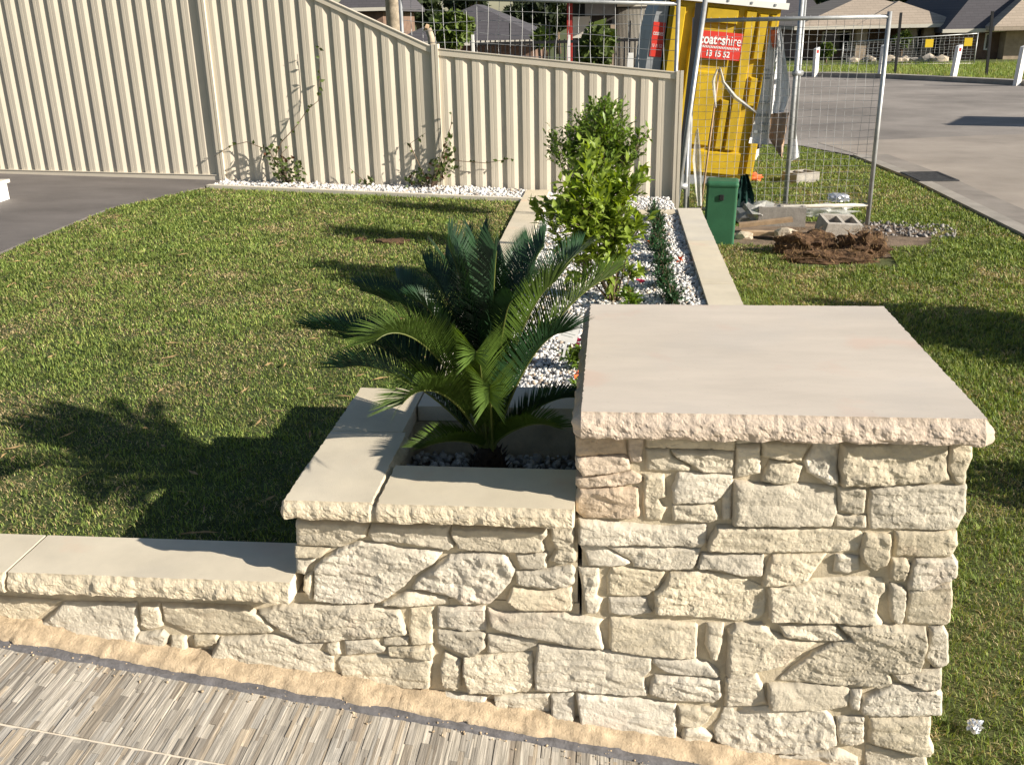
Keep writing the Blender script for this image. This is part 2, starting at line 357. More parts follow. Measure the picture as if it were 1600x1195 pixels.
# ------------------------------------------------------------------ ground and terrain
def ground_h(x, y):
    a = np.clip((3.0 - x) / 5.0, 0, 1); b_ = np.clip((y - 16) / 24.0, 0, 1)
    return GZ - 1.6 * a * a * (3-2*a) * b_ * b_ * (3-2*b_) * np.where(x < 3, 1, 0)
xs = np.concatenate([[-900, -300, -120, -60, -35], np.linspace(-22, 24, 47), [35, 60, 120, 300, 900]])
ys = np.concatenate([[-40, -12], np.linspace(-4, 46, 51), [60, 90, 150, 300, 700, 1600]])
XX, YY = np.meshgrid(xs, ys, indexing='ij'); ZZ = ground_h(XX, YY)
n1 = len(ys)
q = np.array([[i*n1+j, (i+1)*n1+j, (i+1)*n1+j+1, i*n1+j+1] for i in range(len(xs)-1) for j in range(n1-1)])
o = npmesh('ground', np.stack([XX.ravel(), YY.ravel(), ZZ.ravel()], 1), q, M['ground'], smooth=True); o['kind'] = 'structure'

def sheet(name, pts, z, m, thick=0.0, kind='structure', parent=None):
    vs = [(p[0], p[1], z) for p in pts]; n = len(vs); fs = [tuple(range(n))]
    if thick:
        vs += [(p[0], p[1], z - thick) for p in pts]
        fs += [tuple(range(2*n-1, n-1, -1))] + [(i, i+n, (i+1) % n + n, (i+1) % n) for i in range(n)]
    o = mo(name, vs, fs, m, parent)
    if kind: o['kind'] = kind
    return o

# raised lawn, dark driveway
LZ = 0.475
FD = Vector((math.cos(math.radians(-4.5)), math.sin(math.radians(-4.5)), 0))   # fence direction
FQ = Vector((-.77, 8.57, 0)); FQ2 = FQ + FD
def FV(px, py): return V(px, py, FQ, FQ2)
def flat(v): return Vector((v.x, v.y, 0))
F1 = flat(FV(350, 279)); F2 = flat(FV(690, 290)); F3 = flat(FV(1055, 320)); F0 = F1 - FD * 2.37; FM = F0 - FD * 2.37
def lawn_z(x, y): return LZ + .021*np.maximum(0, -.75 - x)*np.clip((y - 3.5)/4.5, 0, 1)
def cdt_sheet(name, pts, zf, m, sp=.4, thick=.6):
    A = np.array(pts); lo = A.min(0); hi = A.max(0); gx, gy = np.meshgrid(np.arange(lo[0], hi[0], sp) + .07, np.arange(lo[1], hi[1], sp) + .07); P = np.stack([gx.ravel(), gy.ravel()], 1); P = P[inpoly(P[:, 0], P[:, 1], pts)]
    n = len(pts); vc, ed, fa, *_ = delaunay_2d_cdt([Vector(p) for p in pts] + [Vector(p) for p in P], [(i, (i+1) % n) for i in range(n)], [], 1, 1e-5)
    vs = [(v.x, v.y, float(zf(np.array([v.x]), np.array([v.y]))[0])) for v in vc]; k = len(vs)
    vs += [(p[0], p[1], float(zf(np.array([p[0]]), np.array([p[1]]))[0])) for p in pts] + [(p[0], p[1], LZ - thick) for p in pts]
    o = mo(name, vs, [tuple(f) for f in fa] + [(k+i, k+n+i, k+n+(i+1) % n, k+(i+1) % n) for i in range(n)], m); o['kind'] = 'structure'; return o
lawn_poly = [(-3.95, 2.33), (-0.82, 2.33), (-0.82, 2.9), (-0.745, 2.9), (-0.745, 7.99), (-1.8, 8.13), (-3.6, 8.38), (-3.97, 7.4)]
cdt_sheet('lawn', lawn_poly, lawn_z, M['lawn'])
cdt_sheet('driveway', [(-9, -1), (-3.95, -1), (-3.95, 2.33), (-3.985, 5.5), (-3.97, 7.4), (-3.6, 8.38), (F1.x, F1.y - .02), (-9, F1.y + .42)], lambda x, y: lawn_z(x, y) + .012, M['concrete'])

# road with kerbs
road = [(3.72, -30), (3.72, 8), (3.60, 12.5), (3.40, 14.6), (2.82, 15.9), (1.5, 16.4), (-2, 16.6), (-12, 17), (-30, 18), (-30, 34), (2, 34.3), (5.9, 33.8), (8.2, 32.0), (10.2, 29.0), (12.2, 25.5), (18, 21), (30, 18), (30, -30)]
rd = [p for p in road]
sheet('road', rd, GZ + .012, M['asphalt'])
def strip(name, pts, w, z0, z1, m, kind='structure'):
    b = MB()
    for i in range(len(pts)-1):
        p = Vector((*pts[i], 0)); q_ = Vector((*pts[i+1], 0)); d = (q_-p).normalized(); n = Vector((-d.y, d.x, 0)) * w
        vs = [p, q_, q_+n, p+n]; b.add([(v.x, v.y, z0) for v in vs] + [(v.x, v.y, z1) for v in vs], [(4,5,6,7),(0,1,5,4),(1,2,6,5),(2,3,7,6),(3,0,4,7)])
    o = b.build(name, m); o['kind'] = kind; return o
sheet('road_apron', [(3.78, 8), (3.70, 12.5), (3.50, 14.6), (3.2, 16.1), (6, 16.9), (14, 17.6), (14, 5), (3.78, 5)], GZ + .016, mat('worn_pale_asphalt', (.34, .295, .25), .9, .12, .7, .4, 120, detail=10))
strip('kerb_near', [(3.72, -6), (3.72, 8), (3.60, 12.5), (3.40, 14.6)], -.16, GZ - .1, GZ + .025, M['kerb'])
strip('kerb_gutter', [(3.887, -6), (3.887, 8), (3.765, 12.5), (3.565, 14.6)], -.32, GZ - .1, GZ + .021, mat('gutter_concrete', (.27, .24, .21), .9, .12, 2, .3, 80))
strip('kerb_far', [(2, 34.3), (5.9, 33.8), (8.2, 32.0), (10.2, 29.0), (11.6, 26.6)], .35, GZ - .1, GZ + .14, M['kerb'])
def patch(name, cx, cy, rx, ry, z, m, seed):
    pts = []
    for i in range(28):
        a = 2*math.pi*i/28; k = 1 + .35*noise.noise((math.cos(a)*1.5+seed, math.sin(a)*1.5, seed)); pts.append((cx+rx*k*math.cos(a), cy+ry*k*math.sin(a)))
    return sheet(name, pts, z, m)
patch('dirt_patch', 2.05, 9.1, 1.15, .75, GZ + .006, M['dirt'], 3.1)

# ------------------------------------------------------------------ tiled ramp
TA, TB = 0.0715, -0.157
def tz(x): return TA + TB * x
tile_cols = np.array([(.56,.53,.48),(.43,.41,.38),(.31,.29,.265),(.53,.46,.37),(.38,.34,.29),(.63,.60,.55),(.33,.29,.25),(.47,.46,.44)])
vs = [(-3.9, -1.5, tz(-3.9)-.0022), (.75, -1.5, tz(.75)-.0022), (.75, 2.09, tz(.75)-.0022), (-3.9, 2.09, tz(-3.9)-.0022)]
ramp = mo('tiled_ramp', vs, [(0,1,2,3)], M['grout']); ramp['kind'] = 'structure'
tile_cols = .80*(tile_cols*.85 + tile_cols.mean(0)*.15)*np.array([.98, .945, .885])
rs = np.random.RandomState(4)
BOXF = np.array([[4,5,6,7],[0,1,5,4],[1,2,6,5],[2,3,7,6],[3,0,4,7]])
def make_tile(x0, x1, y0, y1):
    vs = []; cs = []
    x = x0; band = []
    while x < x1 - .001:
        w = min(rs.choice([rs.uniform(.005, .010), rs.uniform(.008, .022)]), x1 - x); 
        y = y0 - rs.uniform(0, .12); light = rs.rand()
        while y < y1:
            l = rs.uniform(.05, .22); a = max(y, y0); b_ = min(y + l, y1)
            if b_ - a > .006:
                h = rs.uniform(-.0015, .0015); c = tile_cols[rs.choice(8, p=[.2,.2,.12,.10,.10,.16,.04,.08])] * rs.uniform(.86, 1.06); e = rs.uniform(-.0005, .0005, 4)
                for zz, top in ((-.006, 0), (h, 1)):
                    for k, (px, py) in enumerate(((x, a), (min(x+w+.0008, x1), a), (min(x+w+.0008, x1), b_), (x, b_))):
                        vs.append((px + e[k]*.9, py, tz(px) + zz + (e[(k+1) % 4] * 1.2 if top else 0)))
                        cs.append(c)
            y += l
        x += w
    n = len(vs)//8
    f = (BOXF[None] + (np.arange(n)*8)[:, None, None]).reshape(-1, 4)
    npmesh('tile', np.array(vs), f, M['tile'], ramp, col=np.array(cs))
gap = .005
y1 = 2.075; 
for row in range(3):
    ya, yb = (1.804, 2.072) if row == 0 else (1.802 - .30*row, 1.802 - .30*(row-1) - gap)
    off = 0.0 if row % 2 == 0 else .0
    xs_ = [-2.91, -2.31, -1.71, -1.11, -.51, .09, .69] if row == 0 else [-2.84, -2.24, -1.64, -1.04, -.44, .16, .76]
    for i in range(len(xs_)-1): make_tile(xs_[i] + gap/2, xs_[i+1] - gap/2, ya, yb)

# ------------------------------------------------------------------ stone work
YF = 2.165
def stone(poly, mp, m, parent, prot, seed, sp=.006, back=-.045, style=0):
    r_ = random.Random(seed); n = len(poly); bd = []
    for i in range(n):
        p = Vector(poly[i]); q_ = Vector(poly[(i+1) % n]); L = (q_-p).length; k = max(1, int(L/sp))
        for j in range(k): bd.append(p.lerp(q_, j/k))
    cu_ = sum((p.x for p in bd))/len(bd); cv_ = sum((p.y for p in bd))/len(bd); wu = max(p.x for p in bd)-min(p.x for p in bd); wv_ = max(p.y for p in bd)-min(p.y for p in bd)
    bd = [Vector((cu_+(p.x-cu_)*(1+.0030/wu), cv_+(p.y-cv_)*(1+.0030/wv_))) for p in bd]
    bd = [Vector((p.x + .0022*noise.noise((p.x*70, p.y*70, seed)), p.y + .0022*noise.noise((p.x*70+9, p.y*70, seed)))) for p in bd]
    nb = len(bd); A = np.array([tuple(p) for p in bd]); B_ = np.roll(A, -1, 0)
    lo = A.min(0); hi = A.max(0)
    gx, gy = np.meshgrid(np.arange(lo[0], hi[0], sp), np.arange(lo[1], hi[1], sp)); P = np.stack([gx.ravel(), gy.ravel()], 1)
    P += np.random.RandomState(seed).uniform(-.3, .3, P.shape) * sp
    def dist(P):
        d = B_ - A; t = np.clip(((P[:, None]-A[None])*d[None]).sum(2) / np.maximum((d*d).sum(1), 1e-12)[None], 0, 1)
        return np.sqrt((((A[None]+t[..., None]*d[None]) - P[:, None])**2).sum(2)).min(1)
    P = P[inpoly(P[:, 0], P[:, 1], A)]
    if len(P): P = P[dist(P) > sp*.55]
    pts = bd + [Vector(p) for p in P]
    vc, ed, fa, *_ = delaunay_2d_cdt(pts, [(i, (i+1) % nb) for i in range(nb)], [], 1, 1e-6)
    Q = np.array([tuple(v) for v in vc]); dd = dist(Q); cen = A.mean(0)
    tu = r_.uniform(-.09, .07); tv = r_.uniform(-.16, .12); amp = r_.uniform(.45, 1.05); fs_ = r_.uniform(.8, 1.3)
    rr = r_.uniform(.0014, .0036); vs = []
    ang = r_.uniform(-.25, .25); ca, sa = math.cos(ang), math.sin(ang)
    for (x, y), d in zip(Q, dd):
        X_ = x*ca + y*sa; Y_ = -x*sa + y*ca
        w = noise.noise((x*9*fs_, y*14*fs_, seed*1.7)) * .0045
        s_ = noise.fractal((X_*13*fs_ + 1.5*noise.noise((x*12, y*12, seed)), Y_*46*fs_ + 1.2*noise.noise((x*9, y*9, seed+3)), seed*2.3), .7, 2.2, 5) * .0036
        g_ = noise.fractal((x*70, y*70, seed*.7), .7, 2.0, 4) * .0017
        v_ = 0.0
        if style == 1: v_ = .0065*abs(math.sin((x*1.3 + y*.25)*75 + 6*noise.noise((x*14, y*14, 3.))))
        if style == 2: v_ = noise.fractal((x*24, y*24, seed), .8, 2., 3)*.008
        st = noise.voronoi((X_*10*fs_, Y_*22*fs_, seed*3.1))[0]; cellw = (st[1]-st[0])
        fac = .004*min(1, cellw*2.2)
        e = 1 - math.exp(-d/rr)
        dep = prot + tu*(x-cen[0]) + tv*(y-cen[1]) + amp*(w + s_ + g_ + v_) + fac
        vs.append(mp(x, y, max(-.012, dep)*e - .004*(1-e)))
    cnt = {}
    for f in fa:
        for i in range(3):
            e = (f[i], f[(i+1) % 3]); cnt[e] = 1
    be = [e for e in cnt if (e[1], e[0]) not in cnt]
    fs = [tuple(f) for f in fa]; mpi = {}
    for a, b2 in be:
        for i in (a, b2):
            if i not in mpi: mpi[i] = len(vs); vs.append(mp(Q[i][0], Q[i][1], back))
        fs.append((b2, a, mpi[a], mpi[b2]))
    o = mo('stone', vs, fs, m, parent, smooth=False); nf = len(fa); near = dd < sp*1.1
    o.data.polygons.foreach_set('use_smooth', [bool(near[list(f)].any()) for f in fa] + [False]*(len(fs)-nf)); return o
def front(x, z, d): return (x, YF - d, z)

def slab(name, x0, x1, y0, y1, z0, z1, rough, m, parent, bulge=.022, seed=0, sp=.005, jag=.0035, rad=0.0):
    per = []      # perimeter with outward normals, counter clockwise from above
    def run(p, q_, nx, ny, key):
        L = math.hypot(q_[0]-p[0], q_[1]-p[1]); k = max(1, int(L/sp)) if key in rough else max(1, int(L/.12))
        for j in range(k): t = j/k; per.append((p[0]+(q_[0]-p[0])*t, p[1]+(q_[1]-p[1])*t, nx, ny, key in rough))
    run((x0, y0), (x1, y0), 0, -1, 'F'); run((x1, y0), (x1, y1), 1, 0, 'R'); run((x1, y1), (x0, y1), 0, 1, 'B'); run((x0, y1), (x0, y0), -1, 0, 'L')
    n = len(per); vs = []; rows = 12
    for k in range(rows):
        t = k/(rows-1); z = z1 + (z0-z1)*t
        for i, (x, y, nx, ny, rg) in enumerate(per):
            if not rg: vs.append((x, y, z)); continue
            pn = per[i-1]; nx2, ny2 = nx + pn[2]*.5, ny + pn[3]*.5
            s_ = noise.fractal((x*30+seed, y*30, z*55+seed), .8, 2.2, 6)*.0052 + noise.noise((x*11+seed, y*11, z*24))*.0055
            vr = noise.voronoi((x*22+seed, y*22, z*30))[0]; s_ += .0025*min(1, (vr[1]-vr[0])*2)
            top = jag*noise.noise((x*60+seed, y*60, seed))
            prof = bulge*(math.sin(min(1, t*1.25)*math.pi/2)**.8 if t < .86 else 1 - 1.6*(t-.86))
            o_ = top*(1-t) + (prof + s_)*min(1, t*3.2)
            zz = z + (noise.noise((x*25, y*25, seed+4))*.005 if k == rows-1 else 0)
            vs.append((x + nx*o_, y + ny*o_, zz))
    fs = [tuple(range(n)), tuple(range(rows*n-1, (rows-1)*n-1, -1))]
    for k in range(rows-1):
        for i in range(n): fs.append((k*n+i, (k+1)*n+i, (k+1)*n+(i+1) % n, k*n+(i+1) % n))
    o = mo(name, vs, fs, m, parent); me = o.data; me.materials.append(M['cap_rough'] if name == 'cap' else M['cope_rough'])
    for p_ in me.polygons[2:]: p_.material_index = 1 if per[(p_.index-2) % n][4] else 0
    return o

def mm(L): return [[(a/1000, b2/1000) for a, b2 in p] for p in L]
def side_stones(parent, mp, u0, u1, v0, v1, seed, m):
    r_ = random.Random(seed); v = v0; i = 0
    while v < v1 - .02:
        h = min(r_.uniform(.06, .12), v1 - v)
        if v1 - v - h < .04: h = v1 - v
        u_ = u0
        while u_ < u1 - .01:
            w = min(r_.uniform(.10, .26), u1 - u_)
            if u1 - u_ - w < .05: w = u1 - u_
            j = [r_.uniform(-.006, .006) for _ in range(6)]
            stone([(u_+.003, v+.003), (u_+w-.003+j[0], v+.003+j[1]), (u_+w-.003+j[2], v+h-.003), (u_+.003, v+h-.003+j[3])], mp, m, parent, r_.uniform(.006, .022), seed*31+i, sp=.016)
            u_ += w; i += 1
        v += h

# pillar
PL = thing('stone_pillar', (.38, 2.58, GZ), 'tall square pillar clad in cream split stone with a wide flat sandstone cap', 'pillar')
b = MB(); b.box(-.064, .822, YF + .0065, 2.985, GZ - .1, .96); b.build('core', M['joint'], PL)
for i, p in enumerate(mm(PILLAR_STONES)):
    pink = i in (0, 1, 2, 3, 4)
    st = 2 if i == 40 else (2 if i in (18+3, 18+2, 31) else 0)
    stone(p, front, M['stone_pink'] if pink else M['stone'], PL, rnd.uniform(.002, .015) if i not in (11, 31, 57) else .0, 100+i, sp=.0048, style=st)
side_stones(PL, lambda u_, v, d: (.828 + d*.6, u_, v), 2.20, 2.98, GZ - .08, .955, 5, M['stone'])
side_stones(PL, lambda u_, v, d: (.828 - (u_ - 2.98) + -.0, 2.985 + d*.6, v) if False else (.82 - (u_), 2.985 + d*.6, v), 0, .88, GZ - .08, .955, 6, M['stone'])
side_stones(PL, lambda u_, v, d: (-.064 - d*.4, 2.98 - u_, v), 0, .78, .60, .955, 8, M['stone'])
slab('cap', -.066, .846, 2.122, 3.04, .957, 1.017, 'FRBL', M['cap'], PL, bulge=.020, seed=11, sp=.005)

# long wall under low coping and planter
GWL = thing('garden_wall', (-1.2, 2.3, GZ), 'low cream split stone retaining wall along the tiles with a sawn sandstone coping', 'wall')
b = MB(); b.box(-2.75, -.07, YF + .0065, 2.31, GZ - .1, .462); b.build('core', M['joint'], GWL)
for i, p in enumerate(mm(WALL_STONES)): stone(p, front, M['stone'], GWL, rnd.uniform(.002, .014), 300+i, sp=.0048)
side_stones(GWL, front, -2.7, -1.74, .36, .455, 12, M['stone'])
for i, (xa, xb) in enumerate(((-2.74, -1.603), (-1.595, -.818))):
    slab('coping_slab', xa, xb, 2.122, 2.322, .468, .524, 'F', M['cope'], GWL, bulge=.012, seed=30+i)

# planter
PT = thing('stone_planter', (-.45, 2.5, .45), 'raised planter box of pale stone with cream coping beside the tall pillar', 'planter')
b = MB(); b.box(-.79, -.075, YF + .0065, 2.33, .465, .708); b.box(-.79, -.61, 2.33, 2.90, .40, .708); b.box(-.61, -.075, 2.765, 2.90, .40, .708); b.build('core', M['joint'], PT)
for i, p in enumerate(mm(PLANTER_STONES)): stone(p, front, M['stone'], PT, rnd.uniform(.004, .015), 500+i, sp=.0048, style=2 if i == 8 else 0)
side_stones(PT, lambda u_, v, d: (-.79 - d*.5, 2.9 - u_, v), 0, .72, .46, .705, 21, M['stone'])
CZ0, CZ1 = .712, .760
slab('coping_slab', -.812, -.588, 2.128, 2.566, CZ0, CZ1, 'FLR', M['cope'], PT, bulge=.014, seed=41)
slab('coping_slab', -.812, -.600, 2.570, 2.925, CZ0, CZ1, 'LB', M['cope'], PT, bulge=.012, seed=42)
slab('coping_slab', -.572, -.082, 2.122, 2.345, CZ0, CZ1, 'FL', M['cope'], PT, bulge=.012, seed=43)
slab('coping_slab', -.594, -.082, 2.775, 2.955, CZ0, CZ1, 'B', M['cope'], PT, bulge=.010, seed=44)
sheet('planter_soil', [(-.61, 2.33), (-.075, 2.33), (-.075, 2.77), (-.61, 2.77)], .585, M['soil'], .1, kind=None, parent=PT)

# garden bed edging
GB = thing('garden_edging', (-.1, 5.5, .3), 'long garden bed edging of smooth cream sandstone slabs around white pebbles', 'edging')
b = MB(); b.box(-.735, -.56, 2.97, 8.45, GZ - .1, .452); b.box(.50, .66, 3.05, 7.55, GZ - .1, .452); b.box(.1, .5, 7.44, 7.55, GZ-.1, .44); b.build('core', M['joint'], GB)
yy = [2.965, 4.1, 5.2, 6.3, 7.4, 8.44]
for i in range(5): slab('coping_slab', -.745, -.545, yy[i] + .002, yy[i+1] - .002, .452, .500, 'L', M['cope'], GB, bulge=.004, seed=50+i, sp=.03, jag=.004)
yy = [3.06, 4.15, 5.28, 6.4, 7.56]
for i in range(4): slab('coping_slab', .492, .668, yy[i] + .002, yy[i+1] - .002, .452, .500, 'R', M['cope'], GB, bulge=.006, seed=60+i, sp=.03, jag=.005)
slab('coping_slab', .20, .490, 7.42, 7.56, .446, .490, '', M['cope'], GB, seed=70)
sheet('garden_bed', [(-.545, 2.955), (.492, 2.955), (.492, 7.45), (.45, 8.28), (-.545, 8.50)], .452, M['soil'], .3)
# edging between lawn and fence pebbles
ED = thing('lawn_edging', (-2.2, 8.6, .45), 'thin cream concrete edging strip between lawn and pebbles at the fence', 'edging')
b = MB()
e_pts = [(-3.58, 8.42), (-2.9, 8.33), (-1.8, 8.17), (-.75, 8.025)]
for i in range(3): b.beam(*[Vector((*q_, float(lawn_z(np.array([q_[0]]), np.array([q_[1]]))[0]) + .003)) for q_ in e_pts[i:i+2]], .055, .05)
b.build('strip', M['cope'], ED)
cdt_sheet('pebble_bed', [(-3.62, 8.46), (-.75, 8.06), (-.75, 8.55), (F1.x, F1.y - .02)], lambda x, y: lawn_z(x, y) - .005, M['soil'])

# mortar fillet and grey strip along the foot of the wall
def ribbon(name, prof, x0, x1, m, label=None, sp=.012, amp=.003, seed=0, kind='structure'):
    n = int((x1-x0)/sp); vs = []; k = len(prof)
    for i in range(n+1):
        x = x0 + (x1-x0)*i/n
        for j, (y, z) in enumerate(prof):
            vs.append((x, y + amp*2.0*noise.noise((x*13, j*3.3+seed, 0)) + amp*noise.noise((x*55, j*2.1, seed)), tz(x) + z + amp*1.5*noise.noise((x*20, j*1.7, seed+5)) + amp*.6*noise.noise((x*90, j*5, seed))))
    fs = [(i*k+j, (i+1)*k+j, (i+1)*k+j+1, i*k+j+1) for i in range(n) for j in range(k-1)]
    o = mo(name, vs, fs, m, None, True); o['kind'] = kind; return o
ribbon('mortar_fillet', [(2.086, -.006), (2.089, .010), (2.105, .017), (2.125, .020), (2.143, .024), (2.185, .028)], -2.7, .9, M['mortar'], amp=.0065, seed=2, sp=.006)
ribbon('grey_edge_strip', [(2.058, -.012), (2.060, .004), (2.074, .0055), (2.092, .005)], -2.7, .9, M['trim'], amp=.0024, seed=8)
# ------------------------------------------------------------------ pebbles and grass
def ico():
    bm = bmesh.new(); bmesh.ops.create_icosphere(bm, subdivisions=1, radius=1); v = np.array([tuple(a.co) for a in bm.verts]); bm.verts.index_update()
    f = np.array([[a.index for a in p.verts] for p in bm.faces]); bm.free(); return v, f
IV, IF = ico()
def pebbles(name, poly, dens, size, zfun, colf, label, seed, parent=None):
    r_ = np.random.RandomState(seed); P = np.array(poly); lo = P.min(0); hi = P.max(0)
    n = int(dens*np.prod(hi-lo)); x = r_.uniform(lo[0], hi[0], n); y = r_.uniform(lo[1], hi[1], n); k = inpoly(x, y, poly); x = x[k]; y = y[k]; n = len(x)
    sc = size*r_.lognormal(0, .28, n); q_ = r_.randn(n, 4); q_ /= np.linalg.norm(q_, axis=1)[:, None]
    w, a, b_, c = q_.T
    R = np.stack([np.stack([1-2*(b_*b_+c*c), 2*(a*b_-c*w), 2*(a*c+b_*w)], 1), np.stack([2*(a*b_+c*w), 1-2*(a*a+c*c), 2*(b_*c-a*w)], 1), np.stack([2*(a*c-b_*w), 2*(b_*c+a*w), 1-2*(a*a+b_*b_)], 1)], 1)
    S3 = np.stack([sc*r_.uniform(.8, 1.35, n), sc*r_.uniform(.7, 1.1, n), sc*r_.uniform(.5, .9, n)], 1)
    v = IV[None]*S3[:, None]*(1 + .22*r_.randn(n, 12, 1)*.8)
    v = np.einsum('nij,nkj->nki', R, v); v += np.stack([x, y, zfun(x, y) + r_.uniform(0, size*1.1, n)], 1)[:, None]
    f = (IF[None] + (np.arange(n)*12)[:, None, None]).reshape(-1, 3)
    col = np.repeat(colf(r_, n), 12, 0)
    o = npmesh(name, v.reshape(-1, 3), f, M['pebble'], parent, True, col); tag(o, label, 'pebbles' if parent is None else None, kind='stuff'); return o
def whites(r_, n):
    g = np.clip(.62 + .14*r_.randn(n), .2, .82); c = np.stack([g, g*.975, g*.935], 1); k = r_.rand(n) < .12; c[k] *= np.array([.75, .62, .5]); k = r_.rand(n) < .10; c[k] *= .5; return c
def greys(r_, n):
    g = np.clip(.42 + .15*r_.randn(n), .12, .7); return np.stack([g, g*.97, g*.93], 1)
pebbles('white_pebbles', [(-.55, 2.95), (.493, 2.95), (.493, 7.44), (.46, 8.25), (-.55, 8.45)], 5600, .0095, lambda x, y: .450 + .022*vnoise(x, y, 3, 5), whites, 'crushed white pebbles covering the long garden bed', 1)
pebbles('white_pebbles', [(-3.58, 8.47), (-.75, 8.07), (-.75, 8.53), (F1.x, F1.y-.03)], 4600, .0115, lambda x, y: lawn_z(x, y) - .007 + .018*vnoise(x, y, 3, 6), whites, 'strip of white pebbles along the foot of the cream fence', 2)
pebbles('grey_pebbles', [(-.605, 2.34), (-.08, 2.34), (-.08, 2.765), (-.605, 2.765)], 5200, .009, lambda x, y: .585 + .02*vnoise(x, y, 6, 7), greys, 'grey pebbles filling the raised planter around the cycad', 3)
pebbles('gravel', [(2.1, 9.2), (3.1, 9.0), (3.2, 9.6), (2.3, 9.85)], 420, .016, lambda x, y: GZ + 0*x, lambda r_, n: np.stack([np.clip(.2+.07*r_.randn(n), .06, .5)]*3, 1)*np.array([1, .92, .85]), 'loose grey gravel on bare dirt beside the mesh panel post', 4)

GREENS = np.array([(.19,.245,.058),(.14,.20,.044),(.25,.28,.076),(.095,.14,.031)])
STRAW = np.array([(.46,.36,.18),(.36,.28,.13),(.54,.45,.25)])
def grass(name, poly, densf, zf, label, seed, hgt=.03, straw=.16, holes=(), maxd=16000, green=1.0):
    r_ = np.random.RandomState(seed); P = np.array(poly); lo = P.min(0); hi = P.max(0)
    n = int(maxd*np.prod(hi-lo)); x = r_.uniform(lo[0], hi[0], n); y = r_.uniform(lo[1], hi[1], n)
    k = r_.rand(n) < densf(x, y)/maxd; x = x[k]; y = y[k]; k = inpoly(x, y, poly)
    for h in holes: k &= ~inpoly(x, y, h)
    x = x[k]; y = y[k]; n = len(x)
    d = np.hypot(x, y); ws = np.clip(d/4.2, .8, 2.6)
    pn = vnoise(x, y, 1.3, seed+1)*.55 + vnoise(x, y, 4.5, seed+2)*.30 + vnoise(x, y, 13, seed+3)*.25
    tuft = vnoise(x, y, 22, seed+8)
    h = hgt*r_.uniform(.45, 1.25, n)*(.65 + .7*tuft)*np.clip(ws, 1, 1.5)**.5; w = .0016*r_.uniform(.8, 1.5, n)*ws
    a = r_.uniform(0, 2*np.pi, n); lean = r_.uniform(.15, 1.15, n)
    mow = np.exp(-(((y - 4.6) - .62*(x + 2.6))/.16)**2)*.30 + np.exp(-(((y - 6.6) - .62*(x + 2.6))/.16)**2)*.22 if name == 'grass' and straw == .14 else 0
    clump = (vnoise(x, y, 5.5, seed+31) > .80)*.35
    dead = r_.rand(n) < np.clip(straw + (pn-.52)*1.5 + mow + clump, .03, .9)
    lean[dead] += .5; h[dead] *= .8
    ca, sa = np.cos(a), np.sin(a); z0 = zf(x, y) - .004
    bx, by = -sa*w, ca*w
    m1 = np.stack([x + ca*h*np.sin(lean*.5)*.55, y + sa*h*np.sin(lean*.5)*.55, z0 + h*.55*np.cos(lean*.5)], 1)
    tip = np.stack([x + ca*h*np.sin(lean)*1.05, y + sa*h*np.sin(lean)*1.05, z0 + h*(.5*np.cos(lean*.5) + .5*np.cos(lean*1.1))], 1)
    b0 = np.stack([x-bx, y-by, z0], 1); b1 = np.stack([x+bx, y+by, z0], 1); off = np.stack([bx, by, 0*bx], 1)*.85
    v = np.stack([b0, b1, m1+off, m1-off, tip], 1)
    idx = np.arange(n)[:, None]*5
    f = np.concatenate([idx+np.array([[0, 1, 2]]), idx+np.array([[0, 2, 3]]), idx+np.array([[3, 2, 4]])], 0)
    mot = .62 + .85*(vnoise(x, y, 7, seed+20)*.5 + vnoise(x, y, 17, seed+21)*.5); col = GREENS[r_.randint(0, 4, n)]*r_.uniform(.7, 1.35, (n, 1))*mot[:, None]*green; sc = STRAW[r_.randint(0, 3, n)]*r_.uniform(.7, 1.15, (n, 1)); col[dead] = sc[dead]
    o = npmesh(name, v.reshape(-1, 3), f, M['grass'], None, False, np.repeat(col, 5, 0)); tag(o, label, 'grass', kind='stuff'); return o
grass('grass', lawn_poly, lambda x, y: np.clip(17000 - 2000*(y-3), 6500, 17000), lawn_z, 'mown green lawn with straw coloured patches between driveway and garden bed', 11, hgt=.022, maxd=17000, straw=.14)
verge = [(.69, 2.0), (.69, 7.6), (.55, 8.4), (.62, 16.2), (2.8, 15.8), (3.35, 14.4), (3.55, 12.4), (3.66, 8), (3.66, 2.0), (2.6, .9), (.9, .9), (.9, 2.0)]
clodhole = [(1.45, 7.95), (2.3, 7.95), (2.35, 8.6), (1.5, 8.6)]
dirthole = [(1.1, 8.75), (2.1, 8.55), (2.75, 8.7), (2.95, 9.3), (2.5, 9.8), (1.5, 9.75), (1.0, 9.4)]
grass('grass', verge, lambda x, y: np.clip(17000 - 1700*(y-3.0), 3600, 16000), lambda x, y: GZ + 0*x, 'rough grass verge with dry patches beside the pillar and road', 23, hgt=.030, holes=(clodhole, dirthole), maxd=16000, straw=.16)
grass('grass', [(5.0, 35.0), (6.2, 34.4), (8.6, 32.6), (10.8, 29.4), (13, 30), (17, 34), (15, 40), (4, 41)], lambda x, y: 300 + 0*x, lambda x, y: GZ + 0*x, 'long bright grass across the road behind the white posts', 29, hgt=.14, straw=.10, maxd=300, green=1.3)

